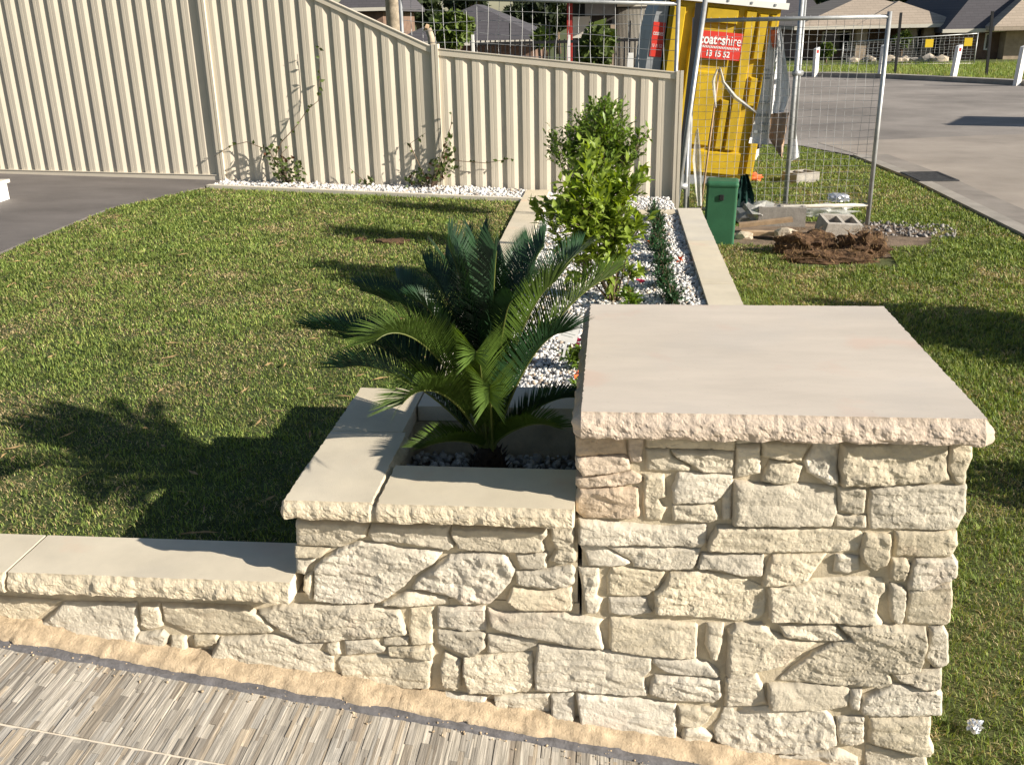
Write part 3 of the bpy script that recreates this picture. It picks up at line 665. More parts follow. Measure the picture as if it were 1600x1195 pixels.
# ------------------------------------------------------------------ colour steel fence
FE = thing('steel_fence', (F2.x, F2.y, .45), 'cream ribbed steel boundary fence stepping down towards the road', 'fence')
FN = Vector((-FD.y, FD.x, 0)) * -1        # towards the lawn
if FN.y > 0: FN = -FN
def fence_sheet(p, q_, zb, ztop):
    L = (q_-p).length; pit = .1425; prof = []; s_ = .012
    while s_ < L - .012:
        for ds, d in ((0, 0.), (.013, 0.), (.0175, .022), (.046, .022), (.049, .0197), (.052, .022), (.080, .022), (.1405, .0)):
            if s_ + ds < L - .012: prof.append((s_+ds, d))
        s_ += pit
    prof.append((L-.012, prof[-1][1])); vs = []; fs = []
    for s2, d in prof:
        a = p + FD*s2 + FN*(d-.012); t = s2/L
        vs.append((a.x, a.y, zb(t))); vs.append((a.x, a.y, ztop(s2)))
    for i in range(len(prof)-1): fs.append((2*i, 2*i+2, 2*i+3, 2*i+1))
    return mo('ribbed_sheet', vs, fs, M['fence'], FE)
def rail(p, q_, z0, z1, w=.042, h=.05):
    a = Vector((p.x, p.y, z0)); b2 = Vector((q_.x, q_.y, z1)); d = (b2-a).normalized()
    a += FD*.028; b2 -= FD*.028
    k = MB(); k.beam(a, b2, w, h); k.beam(a + Vector((0, 0, h/2+.003)), b2 + Vector((0, 0, h/2+.003)), w+.012, .006); o = k.build('rail', M['fence'], FE); return o
def post(p, z0, z1, two=False):
    k = MB(); R_ = Matrix.Translation(p) @ Matrix.Rotation(math.atan2(FD.y, FD.x), 4, 'Z')
    for s_ in (-1, 1): k.box(min(s_*.004, s_*.028), max(s_*.004, s_*.028), -.034, .034, z0, z1, R_)
    k.box(-.004, .004, -.026, .026, z0, z1 - .01, R_); k.build('post', M['fence'], FE)
zt = .545 + 1.8
pA = FV(514, 0); pB = FV(683, 75); pC = FV(690, 78); pD = FV(1058, 115)
slp = (pA.z - pB.z)/(flat(pB) - flat(pA)).length; zB = pB.z - .02
bend = (zt - zB)/slp
def top12(s_): L = (F2-F1).length; return zt if s_ < L - bend else zt - (s_-(L-bend))*slp
L12 = (F2-F1).length; L23 = (F3-F2).length
fence_sheet(FM, F0, lambda t: .62 - .035*t, lambda s_: zt+.05); fence_sheet(F0, F1, lambda t: .585 - .04*t, lambda s_: zt); fence_sheet(F1, F2, lambda t: .50 - .05*t, top12)
fence_sheet(F2, F3, lambda t: .40 - .05*t, lambda s_: pC.z - .03 + (pD.z - pC.z)*s_/L23)
rail(FM, F0, .645, .61); rail(F0, F1, .605, .565); rail(FM, F0, zt, zt); rail(F0, F1, zt, zt)
rail(F1, F1 + FD*(L12-bend+.028), zt, zt); rail(F1 + FD*(L12-bend-.03), F2, zt+.01, zB); rail(F2, F3, pC.z - .02, pD.z - .02)
post(F0, .3, zt+.03); post(F1, .3, zt+.03); post(F2, .3, pB.z + .03); post(F3, .2, pD.z + .02)

# ------------------------------------------------------------------ cycad
CB = Vector((-.345, 2.545, .60))
CY_ = thing('cycad_palm', CB, 'dark green sago cycad with arching feathery fronds growing in the stone planter', 'cycad')
def trunk():
    b = MB(); b.tube([CB + Vector((0, 0, z)) for z in (-.03, .02, .08, .13)], [.055, .06, .05, .028], 12); r_ = random.Random(3)
    for i in range(70):
        a = i*2.4; z = .005 + .115*i/70; rr = .06*(1-.35*i/70); p = CB + Vector((math.cos(a)*rr, math.sin(a)*rr, z)); d = Vector((math.cos(a)*.02, math.sin(a)*.02, .022)); t = Vector((-math.sin(a), math.cos(a), 0))*.008
        b.add([p-t, p+t, p+d], [(0, 1, 2)])
    b.build('trunk', M['ctrunk'], CY_)
trunk()
def frond(tip, sag=.10, rise=.35, light=False, lmax=.095, seed=0, up=None, nl=92, vee=1.05):
    tip = Vector(tip); r_ = random.Random(seed); p0 = CB + Vector((r_.uniform(-.015, .015), r_.uniform(-.015, .015), .11))
    d = tip - p0; L = d.length; hz = Vector((d.x, d.y, 0))
    p1 = p0 + hz*.24 + Vector((0, 0, max(.06, d.z*.40 + rise*L*.30))); p2 = p0 + hz*.70 + Vector((0, 0, d.z*.90 + sag*L*1.25))
    def B(t): a = 1-t; return p0*a**3 + p1*3*a*a*t + p2*3*a*t*t + tip*t**3
    pts = [B(i/20) for i in range(21)]
    rb = MB(); rb.tube(pts, [.0042*(1-.75*i/20) for i in range(21)], 5); o = rb.build('frond', M['rachis'], CY_)
    v = []; f = []
    for i in range(nl):
        t = .16 + .83*i/(nl-1); p = B(t); T = (B(min(1, t+.01)) - B(max(0, t-.01))).normalized()
        side = T.cross(Vector((0, 0, 1)))
        if side.length < .15: side = T.cross(hz.normalized() if hz.length > .01 else Vector((0, 1, 0))) * -1 if hz.length > .01 else Vector((1, 0, 0))
        side.normalize(); nup = side.cross(T).normalized()
        ln = lmax*(math.sin(math.pi*min(1, (t-.08)/.86))**.5)*(1 if t < .9 else 1.0)*r_.uniform(.92, 1.05)
        ln = max(ln, lmax*.74) if t > .5 else max(ln, lmax*.25)
        fw = .75 + .5*t + 1.1*max(0, t-.7)/.3
        for s_ in (-1, 1):
            dr = (side*s_ + T*fw + nup*vee*r_.uniform(.85, 1.15)).normalized(); wv = T.cross(dr).cross(dr).normalized() if T.cross(dr).length > .01 else T
            w = .0021; droop = Vector((0, 0, -1))*ln*.10
            a = p; m_ = p + dr*ln*.55 + droop*.25; e = p + dr*ln + droop
            k = len(v); v += [a-wv*w*.6, a+wv*w*.6, m_+wv*w, m_-wv*w, e]; f += [(k, k+1, k+2, k+3), (k+3, k+2, k+4)]
    lf = mo('leaflets', v, f, M['frond_l'] if light else M['frond'], o)
    return o
yb = CB.y
FR = [ # tip surveyed in the photograph, distance, sag, rise, sunlit colour
 ((488, 515), yb+.10, .16, .55, 0), ((520, 512), yb+.22, .15, .6, 0), ((566, 455), yb+.20, .12, .6, 0), ((622, 440), yb+.30, .10, .6, 0), ((722, 385), yb+.22, .02, .5, 0), ((745, 380), yb+.12, .0, .5, 0),
 ((700, 385), yb+.05, .03, .5, 0), ((850, 385), yb+.15, .03, .45, 0), ((826, 390), yb+.30, .05, .5, 0), ((955, 432), yb+.10, .06, .5, 1), ((905, 395), yb+.28, .06, .5, 0), ((868, 440), yb-.02, .06, .5, 1),
 ((588, 532), yb-.24, .30, .75, 1), ((628, 632), yb-.27, .34, .85, 1), ((535, 575), yb+.02, .22, .55, 0), ((765, 628), yb-.33, .36, .85, 1), ((742, 560), yb-.26, .28, .9, 1),
 ((905, 622), yb+.02, .20, .35, 0), ((868, 668), yb-.12, .18, .3, 1), ((660, 700), yb-.16, .12, .25, 1), ((800, 470), yb-.10, .10, .7, 0), ((650, 470), yb-.02, .12, .65, 0), ((880, 520), yb-.05, .14, .5, 0),
 ((668, 425), yb+.12, .05, .55, 0), ((695, 400), yb+.30, .03, .5, 0), ((790, 415), yb+.20, .04, .5, 0), ((776, 392), yb+.02, .02, .5, 0), ((612, 470), yb+.05, .12, .6, 0), ((540, 530), yb+.18, .16, .55, 0), ((830, 440), yb+.08, .05, .5, 0)]
for i, (px, y, sg, rs_, lit) in enumerate(FR): frond(W(*px, y), sg*.5, rs_*.8, bool(lit), seed=i, lmax=.14 if i < 17 or i > 21 else .09)

# ------------------------------------------------------------------ shrubs
def leaf(v, f, p, d, n, l, w):
    d = d.normalized(); s_ = d.cross(n)
    if s_.length < .01: s_ = d.cross(Vector((1, 0, 0)))
    s_.normalize(); n2 = s_.cross(d); k = len(v)
    v += [p, p + d*l*.45 + s_*w/2 + n2*w*.16, p + d*l - n2*l*.12, p + d*l*.45 - s_*w/2 + n2*w*.16, p + d*l*.5 - n2*w*.06]
    f += [(k, k+1, k+4), (k+1, k+2, k+4), (k+2, k+3, k+4), (k+3, k, k+4)]
def rv(r_): 
    while 1:
        q_ = Vector((r_.uniform(-1, 1), r_.uniform(-1, 1), r_.uniform(-1, 1)))
        if .05 < q_.length < 1: return q_
def shrub(name, base, blobs, label, cat, lm, leafl, nleaf, seed, group=None, twig=.16, lean=None, parts=('stems', 'foliage')):
    """blobs: (centre, radius xyz) the twigs grow into; leaves sit along every twig"""
    r_ = random.Random(seed); base = Vector(base); e = thing(name, base, label, cat, group); b = MB(); v = []; f = []
    tot = sum(q_[1][0]*q_[1][1]*q_[1][2] for q_ in blobs)**.0 * sum((q_[1][0]*q_[1][1]*q_[1][2])**.67 for q_ in blobs)
    for c, rad in blobs:
        c = Vector(c); k = max(3, int(nleaf*(rad[0]*rad[1]*rad[2])**.67/tot/9))
        mid = base.lerp(c, .55) + Vector((r_.uniform(-.02, .02), r_.uniform(-.02, .02), 0)); thick = .004 + .02*max(rad)
        b.tube([base - Vector((0, 0, .03)), base.lerp(mid, .5) + Vector((r_.uniform(-.01, .01),)*3), mid, c], [thick, thick*.85, thick*.7, thick*.45], 6)
        for i in range(k):
            d = rv(r_); tipp = c + Vector((d.x*rad[0], d.y*rad[1], d.z*rad[2])); st = mid.lerp(c, r_.uniform(.3, 1.0))
            dirv = (tipp - st); L = min(dirv.length, twig*2); st2 = tipp - dirv.normalized()*L
            if i % 2 == 0: b.tube([st, st2.lerp(tipp, .5) + Vector((0, 0, .015)), tipp], [.0025, .0018, .001], 3, False)
            td = dirv.normalized()
            for j in range(9):
                t = j/8; p = st2.lerp(tipp, .15 + .85*t); out = (rv(r_) + td*.6 + Vector((0, 0, .25))).normalized()
                leaf(v, f, p, out, (Vector((0, 0, 1)) + rv(r_)*.7).normalized(), leafl*r_.uniform(.6, 1.2), leafl*r_.uniform(.36, .5))
    b.build(parts[0], M['bark'], e, True); mo(parts[1], v, f, lm, e, True); return e
def blob(px, py, y, rx, rz, ry=None): p = W(px, py, y); return (p, (rx, ry or rx, rz))
y1 = 5.05; y2 = 6.1; y3 = 7.2
shrub('leafy_shrub', (.02, y1, .45), [blob(925, 300, y1, .22, .17), blob(900, 340, y1-.05, .20, .13), blob(960, 350, y1, .16, .12), blob(915, 250, y1+.1, .17, .12), blob(975, 285, y1+.05, .15, .12), blob(865, 318, y1, .10, .07), blob(955, 425, y1, .05, .11), blob(1000, 350, y1, .08, .07), blob(885, 375, y1-.05, .10, .08), blob(840, 330, y1, .07, .05), blob(925, 385, y1-.03, .12, .09), blob(965, 395, y1, .09, .08), blob(945, 320, y1+.05, .22, .16), blob(955, 445, y1, .06, .08), blob(905, 420, y1, .07, .07), blob(985, 425, y1, .06, .06)],
      'bright lime green broad leafed shrub at the front of the pebble bed', 'shrub', M['leaf_l'], .070, 2700, 5)
shrub('leafy_shrub', (-.02, y2, .45), [blob(930, 205, y2, .22, .15), blob(890, 225, y2, .14, .13), blob(975, 225, y2, .16, .12), blob(945, 170, y2, .16, .08), blob(1000, 210, y2, .08, .05), blob(940, 260, y2, .22, .14)],
      'mid green shrub standing behind the lime green shrub in the pebble bed', 'shrub', M['leaf_m'], .046, 3000, 6)
shrub('leafy_shrub', (-.08, y3, .45), [blob(940, 172, y3, .20, .10), blob(918, 190, y3, .16, .13), blob(965, 195, y3, .17, .12), blob(935, 225, y3, .24, .16), blob(862, 232, y3, .07, .12), blob(856, 205, y3, .04, .06)],
      'small leafed darker shrub rising tallest against the cream fence', 'shrub', M['leaf_m'], .040, 2600, 7)
for i in range(8):
    yy_ = 4.95 + i*.32
    shrub('hedge_plant', (.30 + .015*math.sin(i*3), yy_, .45), [((.30 + rnd.uniform(-.02, .02), yy_, .53 + rnd.uniform(-.01, .02)), (.075, .10, .10)), ((.30, yy_ + .10, .52), (.065, .08, .07))],
          'small dark green hedge seedling in a row on the white pebbles', 'hedge plant', M['leaf_d'], .024, 800, 40+i, 'hedge seedlings in a row', twig=.05)
def flower_plant(name, base, r, label, seed, petals=3):
    e = shrub(name, base, [(Vector(base) + Vector((0, 0, .08)), (r, r, .07))], label, 'flower', M['leaf_m'], .05, 130, seed, twig=.06)
    r_ = random.Random(seed)
    for i in range(petals):
        v = []; f = []; c = Vector(base) + Vector((r_.uniform(-r, r)*.7, r_.uniform(-r, r)*.7, .10 + r_.uniform(0, .05)))
        for j in range(9): a = j*.7; leaf(v, f, c, Vector((math.cos(a), math.sin(a), .5 + .1*j)), Vector((0, 0, 1)), .032, .026)
        mo('blossom', v, f, M['petal'], e, True)
flower_plant('flowering_plant', (.10, 4.88, .45), .07, 'small plant with a crimson bloom at the foot of the lime shrub', 71, 2)
flower_plant('flowering_plant', (-.13, 3.95, .45), .09, 'low plant with dark pink blooms close behind the pillar', 72, 5)
shrub('young_plant', (-.09, 3.50, .45), [((-.09, 3.50, .55), (.07, .07, .09))], 'leafy young plant hard against the rear of the pillar', 'plant', M['leaf_m'], .05, 110, 73, twig=.06)
# plant label
pl = thing('plant_tag', W(893, 540, 3.95), 'white printed plastic plant label standing beside the pink blooms', 'tag')
p = W(890, 515, 3.95); k = MB(); RT = Matrix.Translation(p) @ Matrix.Rotation(.35, 4, 'Z') @ Matrix.Rotation(-.35, 4, 'X') @ Matrix.Rotation(.35, 4, 'Y')
k.box(-.042, .042, -.001, .001, -.055, .065, RT); k.box(-.005, .005, -.001, .001, -.12, -.055, RT); k.build('card', mat('shaded_label_card', (.38, .38, .37), .6), pl)  # white card greyed, the shade on it is put into the colour
k = MB(); k.box(-.03, .03, -.0028, -.0014, .035, .05, RT); [k.box(-.03, .03 - (i % 3)*.008, -.0028, -.0014, .018 - i*.012, .0215 - i*.012, RT) for i in range(5)]; k.build('print', M['grey_print'], pl)
for i, (px, py) in enumerate(((1018, 378), (1063, 407), (905, 585))):
    b = MB(); p = G(px, py, .482); v = []; f = []
    for j in range(5): leaf(v, f, p, rv(rnd)*.6 + Vector((0, 0, .3)), Vector((0, 0, 1)), .04, .03)
    o = mo('fallen_petal', v, f, M['orange'], None); tag(o, 'fallen orange petals lying on the white pebbles', 'petal', 'orange petals on the pebbles')

# vines on the fence
def vine(name, base, runs, label, seed, bushes):
    r_ = random.Random(seed); e = thing(name, base, label, 'vine'); b = MB(); v = []; f = []; v2 = []; f2 = []
    for run in runs:
        pts = [Vector(base)] + [V(px, py, (F1+FN*(.05+.02*r_.random()))[:2], (F2+FN*.06)[:2]) for px, py in run]
        b.tube(pts, [.0055*(1-.7*i/(len(pts)-1)) for i in range(len(pts))], 5)
        for i in range(len(pts)-1):
            L = (pts[i+1]-pts[i]).length
            for j in range(int(L/.035)):
                if r_.random() < .55: 
                    p = pts[i].lerp(pts[i+1], r_.random()); leaf(v, f, p, rv(r_) + FN*.5, FN + rv(r_)*.5, r_.uniform(.025, .055), .028)
    for (px, py, rx, rz, n) in bushes:
        c = V(px, py, (F1+FN*.1)[:2], (F2+FN*.1)[:2])
        for i in range(n):
            q_ = rv(r_); p = c + Vector((q_.x*rx, q_.y*.09, q_.z*rz)); tv, tf = (v2, f2) if r_.random() < .05 else (v, f)
            leaf(tv, tf, p, rv(r_) + FN*.3, FN + rv(r_)*.8, r_.uniform(.035, .07), r_.uniform(.025, .035))
            if i % 6 == 0: b.tube([Vector(base), p], [.003, .0015], 3, False)
    b.build('stems', M['bark'], e); mo('foliage', v, f, M['leaf_v'], e, True)
    if v2: mo('bronze_leaves', v2, f2, M['leaf_r'], e, True)
def vb(px): p = V(px, 290, (F1+FN*.10)[:2], (F2+FN*.10)[:2]); return (p.x, p.y, float(lawn_z(np.array([p.x]), np.array([p.y]))[0]))
vine('climbing_vine', vb(450), [[(430, 245), (440, 222), (465, 195), (480, 172), (497, 158), (499, 130), (500, 95), (498, 65)], [(420, 235), (385, 222), (360, 228), (335, 245)], [(440, 240), (452, 228)]], 'climbing vine reaching a long runner high up the taller fence bay', 81, [(452, 268, .16, .13, 85), (425, 240, .10, .09, 28)])
vine('climbing_vine', vb(672), [[(695, 230), (705, 195), (706, 178)], [(640, 225), (655, 215), (665, 208)], [(695, 250), (760, 255), (800, 248)]], 'reddish stemmed climbing vine by the stepped fence post', 82, [(690, 262, .14, .13, 60), (655, 280, .12, .07, 38), (702, 228, .05, .14, 22)])
vine('climbing_vine', vb(578), [[(560, 275), (545, 262)]], 'tiny vine sprout on pebbles between the two larger vines', 83, [(575, 285, .05, .03, 9)])

# ------------------------------------------------------------------ small litter on the lawn
r_ = np.random.RandomState(77); n = 420; x = r_.uniform(-3.9, -.8, n); y = 2.4 + 5.4*r_.rand(n)**1.4; k_ = inpoly(x, y, lawn_poly); x = x[k_]; y = y[k_]; n = len(x); a = r_.uniform(0, 6.28, n); l = r_.uniform(.012, .045, n); w = r_.uniform(.002, .006, n); z = lawn_z(x, y) + r_.uniform(.012, .024, n)
P = np.stack([np.stack([x-np.cos(a)*l, y-np.sin(a)*l, z], 1), np.stack([x-np.sin(a)*w, y+np.cos(a)*w, z+.004], 1), np.stack([x+np.cos(a)*l, y+np.sin(a)*l, z+r_.uniform(-.004, .01, n)], 1), np.stack([x+np.sin(a)*w, y-np.cos(a)*w, z], 1)], 1).reshape(-1, 3)
o = npmesh('dry_clippings', P, np.arange(len(P)).reshape(-1, 4), M['dryleaf']); tag(o, 'dry brown clippings scattered over the mown lawn', 'clippings', kind='stuff')
p = G(4, 326, .58); WB = thing('white_block', p, 'small white painted block at the edge of the dark driveway', 'block'); k = MB(); k.box(p.x-.80, p.x-.25, p.y, p.y+.5, .45, .70); k.build('block', M['whitepaint'], WB); k = MB(); k.box(p.x-.82, p.x-.23, p.y-.02, p.y+.52, .703, .73); k.build('capping', M['render'], WB)
for px, py, rx in ((612, 378, .13), (560, 376, .07)):
    p = G(px, py, .49); bm = bmesh.new(); bmesh.ops.create_icosphere(bm, subdivisions=3, radius=1)
    for v in bm.verts:
        d = 1 + .4*noise.fractal(v.co*2.5 + Vector((px, 0, 0)), .9, 2.1, 4); v.co = Vector((p.x + v.co.x*rx*d, p.y + v.co.y*rx*.55*d, LZ + .03*d*v.co.z + .008))
    me = bpy.data.meshes.new('bare_earth'); bm.to_mesh(me); bm.free(); me.materials.append(M['clod']); o = link(bpy.data.objects.new('bare_earth', me)); tag(o, ('larger' if rx > .1 else 'smaller') + ' patch of bare brown earth in the lawn behind the cycad', 'earth')

pebbles('mortar_crumbs', [(-2.2, 2.02), (.55, 2.02), (.55, 2.10), (-2.2, 2.10)], 1300, .0022, lambda x, y: TA + TB*x + .003, lambda r_, n: np.array([.50, .38, .25])*r_.uniform(.6, 1.15, (n, 1)), 'orange mortar crumbs spilled along the grey edge of the tiles', 9)

# ------------------------------------------------------------------ utility box
def rbox(name, x0, x1, y0, y1, z0, z1, bev, m, parent, T=None, seg=2):
    bm = bmesh.new(); bmesh.ops.create_cube(bm, size=1)
    for v in bm.verts: v.co = Vector(((x0+x1)/2 + v.co.x*(x1-x0), (y0+y1)/2 + v.co.y*(y1-y0), (z0+z1)/2 + v.co.z*(z1-z0)))
    bmesh.ops.bevel(bm, geom=bm.edges[:], offset=bev, segments=seg, affect='EDGES', profile=.5)
    if T is not None: bmesh.ops.transform(bm, matrix=T, verts=bm.verts)
    me = bpy.data.meshes.new(name); bm.to_mesh(me); bm.free(); me.materials.append(m); return link(bpy.data.objects.new(name, me), parent)
UB = thing('utility_box', (.95, 8.85, GZ), 'dark green rounded utility box at the end of the garden bed', 'utility box')
TU = Matrix.Translation((.955, 8.87, GZ)) @ Matrix.Rotation(-.10, 4, 'Z') @ Matrix.Rotation(.02, 4, 'Y')
rbox('housing', -.135, .135, -.125, .125, -.02, .53, .02, M['ubox'], UB, TU, 3)
rbox('lid', -.142, .142, -.132, .132, .50, .565, .028, M['ubox'], UB, TU, 3)
rbox('lock', -.02, .02, -.136, -.124, .40, .45, .004, M['black'], UB, TU)

# ------------------------------------------------------------------ temporary mesh panels
def mesh_panel(name, p0, p1, zb0, zb1, zt0, zt1, nx, nz, label, wob=.006, seed=1, wr=.0021, rails=True, bottom=True):
    r_ = random.Random(seed); p0 = Vector(p0); p1 = Vector(p1); e = thing(name, (p0.x, p0.y, zb0), label, 'mesh panel', None)
    P = lambda s_, t: Vector((p0.x + (p1.x-p0.x)*s_, p0.y + (p1.y-p0.y)*s_, (zb0+(zb1-zb0)*s_)*(1-t) + (zt0+(zt1-zt0)*s_)*t))
    if rails:
        MB().tube([P(0, -.06), P(0, 1.0)], .021, 10).build('post', M['galv'], e, True); MB().tube([P(1, -.09), P(1, 1.01)], .021, 10).build('post', M['galv'], e, True)
        MB().tube([P(0, .985), P(1, .985)], .019, 10).build('rail', M['galv'], e, True)
        if bottom: MB().tube([P(0, .02), P(1, .02)], .017, 10).build('rail', mat('pale_painted_tube', (.62, .58, .50), .7, .15, 14), e, True)
    b = MB()
    for i in range(nx+1):
        s_ = i/nx; ph = r_.uniform(0, 6); w = wob*r_.uniform(.5, 1.5)
        b.tube([P(s_, k/8) + Vector((w*math.sin(ph + k*1.3), w*math.cos(ph*2 + k), 0)) for k in range(9)], wr, 4, False)
    for i in range(nz+1):
        t = i/nz; ph = r_.uniform(0, 6); w = wob*r_.uniform(.5, 1.8)
        b.tube([P(k/12, t*.97+.01) + Vector((0, w*math.sin(ph*3 + k), w*math.sin(ph + k*1.1))) for k in range(13)], wr, 4, False)
    o = b.build('wire_mesh', M['wire'], e); o['kind'] = 'stuff'; return e
mesh_panel('fence_panel', (.74, 9.92), (2.42, 9.55), .02, .13, 1.86, 1.86, 23, 26, 'galvanised temporary mesh panel beside the green utility box', seed=2, wob=.004, wr=.0017)
mesh_panel('fence_panel', (-2.35, 11.3), (.62, 10.55), .10, .06, 2.16, 2.02, 24, 18, 'sagging temporary mesh panel behind the cream fence', seed=3, wob=.012, wr=.0026, bottom=False)
sp_ = thing('steel_post', (1.75, 10.21, GZ), 'plain galvanised upright between the hanging banner and the road', 'post'); k = MB(); k.tube([(1.75, 10.21, GZ-.05), (1.765, 10.21, 2.3)], .024, 12); k.build('tube', M['galv'], sp_, True)
k = MB(); k.tube([(1.80, 10.23, .7), (1.80, 10.23, 2.0)], .012, 8); k.tube([(1.735, 10.19, 1.33), (1.82, 10.24, 1.33)], .03, 8); k.build('clamp_rod', M['galv'], sp_, True)
br = thing('steel_brace', G(1057, 322), 'leaning galvanised brace pipe clamped at the end of the cream fence', 'brace')
a0 = Vector((.585, 9.45, GZ)); a1 = W(1103, -6, 9.62); MB().tube([a0, a1], .023, 12).build('pipe', M['galv'], br, True)
c0 = Vector((.69, 9.5, GZ)); c1 = W(1076, 190, 9.60); MB().tube([c0, c1], .019, 12).build('pipe', M['galv'], br, True)
pa = W(1064, 291, 9.5); MB().tube([pa - Vector((.06, 0, 0)), pa + Vector((.06, 0, 0))], .03, 10).build('clamp', M['galv'], br, True)
bp = thing('black_post', W(1062, 300, 9.75), 'black square post strapped behind the leaning brace pipe', 'post'); MB().beam(Vector((.62, 9.85, GZ)), W(1092, 5, 9.85), .055, .055, Vector((0, 1, 0))).build('bar', M['black'], bp)

# ------------------------------------------------------------------ portable toilet
def text(s_, size, Tm, m, parent, name='lettering', bold=0., sx=1.):
    cu = bpy.data.curves.new('t', 'FONT'); cu.body = s_; cu.size = size; cu.extrude = .0015; cu.offset = bold; cu.align_x = 'CENTER'; cu.align_y = 'CENTER'
    ob = bpy.data.objects.new('t', cu); C.objects.link(ob); dg = bpy.context.evaluated_depsgraph_get(); me = bpy.data.meshes.new_from_object(ob.evaluated_get(dg)); bpy.data.objects.remove(ob); bpy.data.curves.remove(cu)
    me.transform(Tm @ Matrix.Rotation(math.pi/2, 4, 'X') @ Matrix.Diagonal((sx, 1, 1, 1))); me.materials.clear(); me.materials.append(m); me.name = name
    return link(bpy.data.objects.new(name, me), parent)
TB_ = G(1079, 276); TT = thing('portable_toilet', TB_, 'leaning yellow portable toilet with white roof and red hire sign', 'portable toilet')
TM = Matrix.Translation(TB_) @ Matrix.Rotation(math.radians(6.3), 4, 'Y') @ Matrix.Rotation(math.radians(5), 4, 'Z') @ Matrix.Diagonal((.87, 1, 1, 1))
hw = .73; hd = .60
def tb(name, m, *boxes, parent=TT):
    k = MB(); [k.box(*q_, M=TM) for q_ in boxes]; return k.build(name, m, parent)
tb('body', M['yellow'], (-hw, hw, -hd, hd, .10, 2.06))
tb('skid_base', M['greyp'], (-hw+.03, hw-.03, -hd-.05, hd+.05, 0.0, .11))
def rib(x0, x1, z0, z1, d=.055, tap=.02):
    k = MB(); vs = [(x0-tap, -hd, z0-tap), (x1+tap, -hd, z0-tap), (x1+tap, -hd, z1+tap), (x0-tap, -hd, z1+tap), (x0, -hd-d, z0), (x1, -hd-d, z0), (x1, -hd-d, z1), (x0, -hd-d, z1)]
    k.add([TM @ Vector(q_) for q_ in vs], [(4,5,6,7),(0,1,5,4),(1,2,6,5),(2,3,7,6),(3,0,4,7)]); return k.build('moulded_rib', M['yellow'], TT)
for a in ((-.68, -.54, .18, 1.98), (-.40, -.30, .45, 1.98), (-.24, .02, .48, 1.30), (.14, .22, .45, 1.0), (.28, .40, .45, 2.0), (.48, .56, .98, 1.28), (.62, .70, .18, 1.98), (-.24, .16, 1.86, 2.0), (-.26, .5, .16, .40), (.46, .56, 1.5, 1.98)): rib(*a)
rf = MB()
for (x, d, z0, z1) in ((hw+.07, hd+.09, 2.06, 2.13), (hw+.03, hd+.05, 2.13, 2.20), (hw-.12, hd-.1, 2.20, 2.31)): rf.box(-x, x, -d, d, z0, z1, TM)
rf.build('roof', M['whitep'], TT)
k = MB()
for i in range(5): k.box(-.62+i*.31-.012, -.62+i*.31+.012, -hd-.098, -hd-.088, 2.085, 2.11, TM)
k.build('roof_bolts', M['greyp'], TT)
sg = tb('sign', M['red'], (-.33, .27, -hd-.064, -hd-.058, 1.46, 1.76))
TS = TM @ Matrix.Translation((-.03, -hd-.066, 1.675)) 
text('coates', .155, TM @ Matrix.Translation((-.125, -hd-.066, 1.668)), M['letters'], sg, bold=.004, sx=.86)
text('hire', .155, TM @ Matrix.Translation((.155, -hd-.066, 1.668)), M['letters'], sg, sx=.86)
text('13 15 52', .092, TM @ Matrix.Translation((-.03, -hd-.066, 1.515)), M['letters'], sg, bold=.002)
k = MB()
for i in range(26): k.add([TM @ Vector(q_) for q_ in ((-.31+i*.0215, -hd-.0665, 1.575), (-.298+i*.0215, -hd-.0665, 1.575), (-.290+i*.0215, -hd-.0665, 1.600), (-.302+i*.0215, -hd-.0665, 1.600))], [(0, 1, 2, 3)])
k.build('hatch_line', M['letters'], sg)
prof = [(-hw-.02, .1), (-hw-.02, 2.10), (-hw-.10, 2.06), (-hw-.17, 1.93), (-hw-.21, 1.7), (-hw-.22, 1.2), (-hw-.22, .1)]
k = MB(); n = len(prof); k.add([TM @ Vector((x, -hd+.02, z)) for x, z in prof] + [TM @ Vector((x, hd-.02, z)) for x, z in prof], [tuple(range(n))[::-1], tuple(range(n, 2*n))] + [(i, (i+1) % n, (i+1) % n+n, i+n) for i in range(n)])
df = k.build('door_surround', M['greyp'], TT)
st_ = tb('sticker', M['red'], (-hw-.19, -hw-.03, -hd+.012, -hd+.019, 1.42, 1.80), parent=df)
text('coates', .075, TM @ Matrix.Translation((-hw-.11, -hd+.011, 1.68)), M['letters'], df, sx=.7)
text('13 15 52', .05, TM @ Matrix.Translation((-hw-.11, -hd+.011, 1.54)), M['letters'], df, sx=.8)

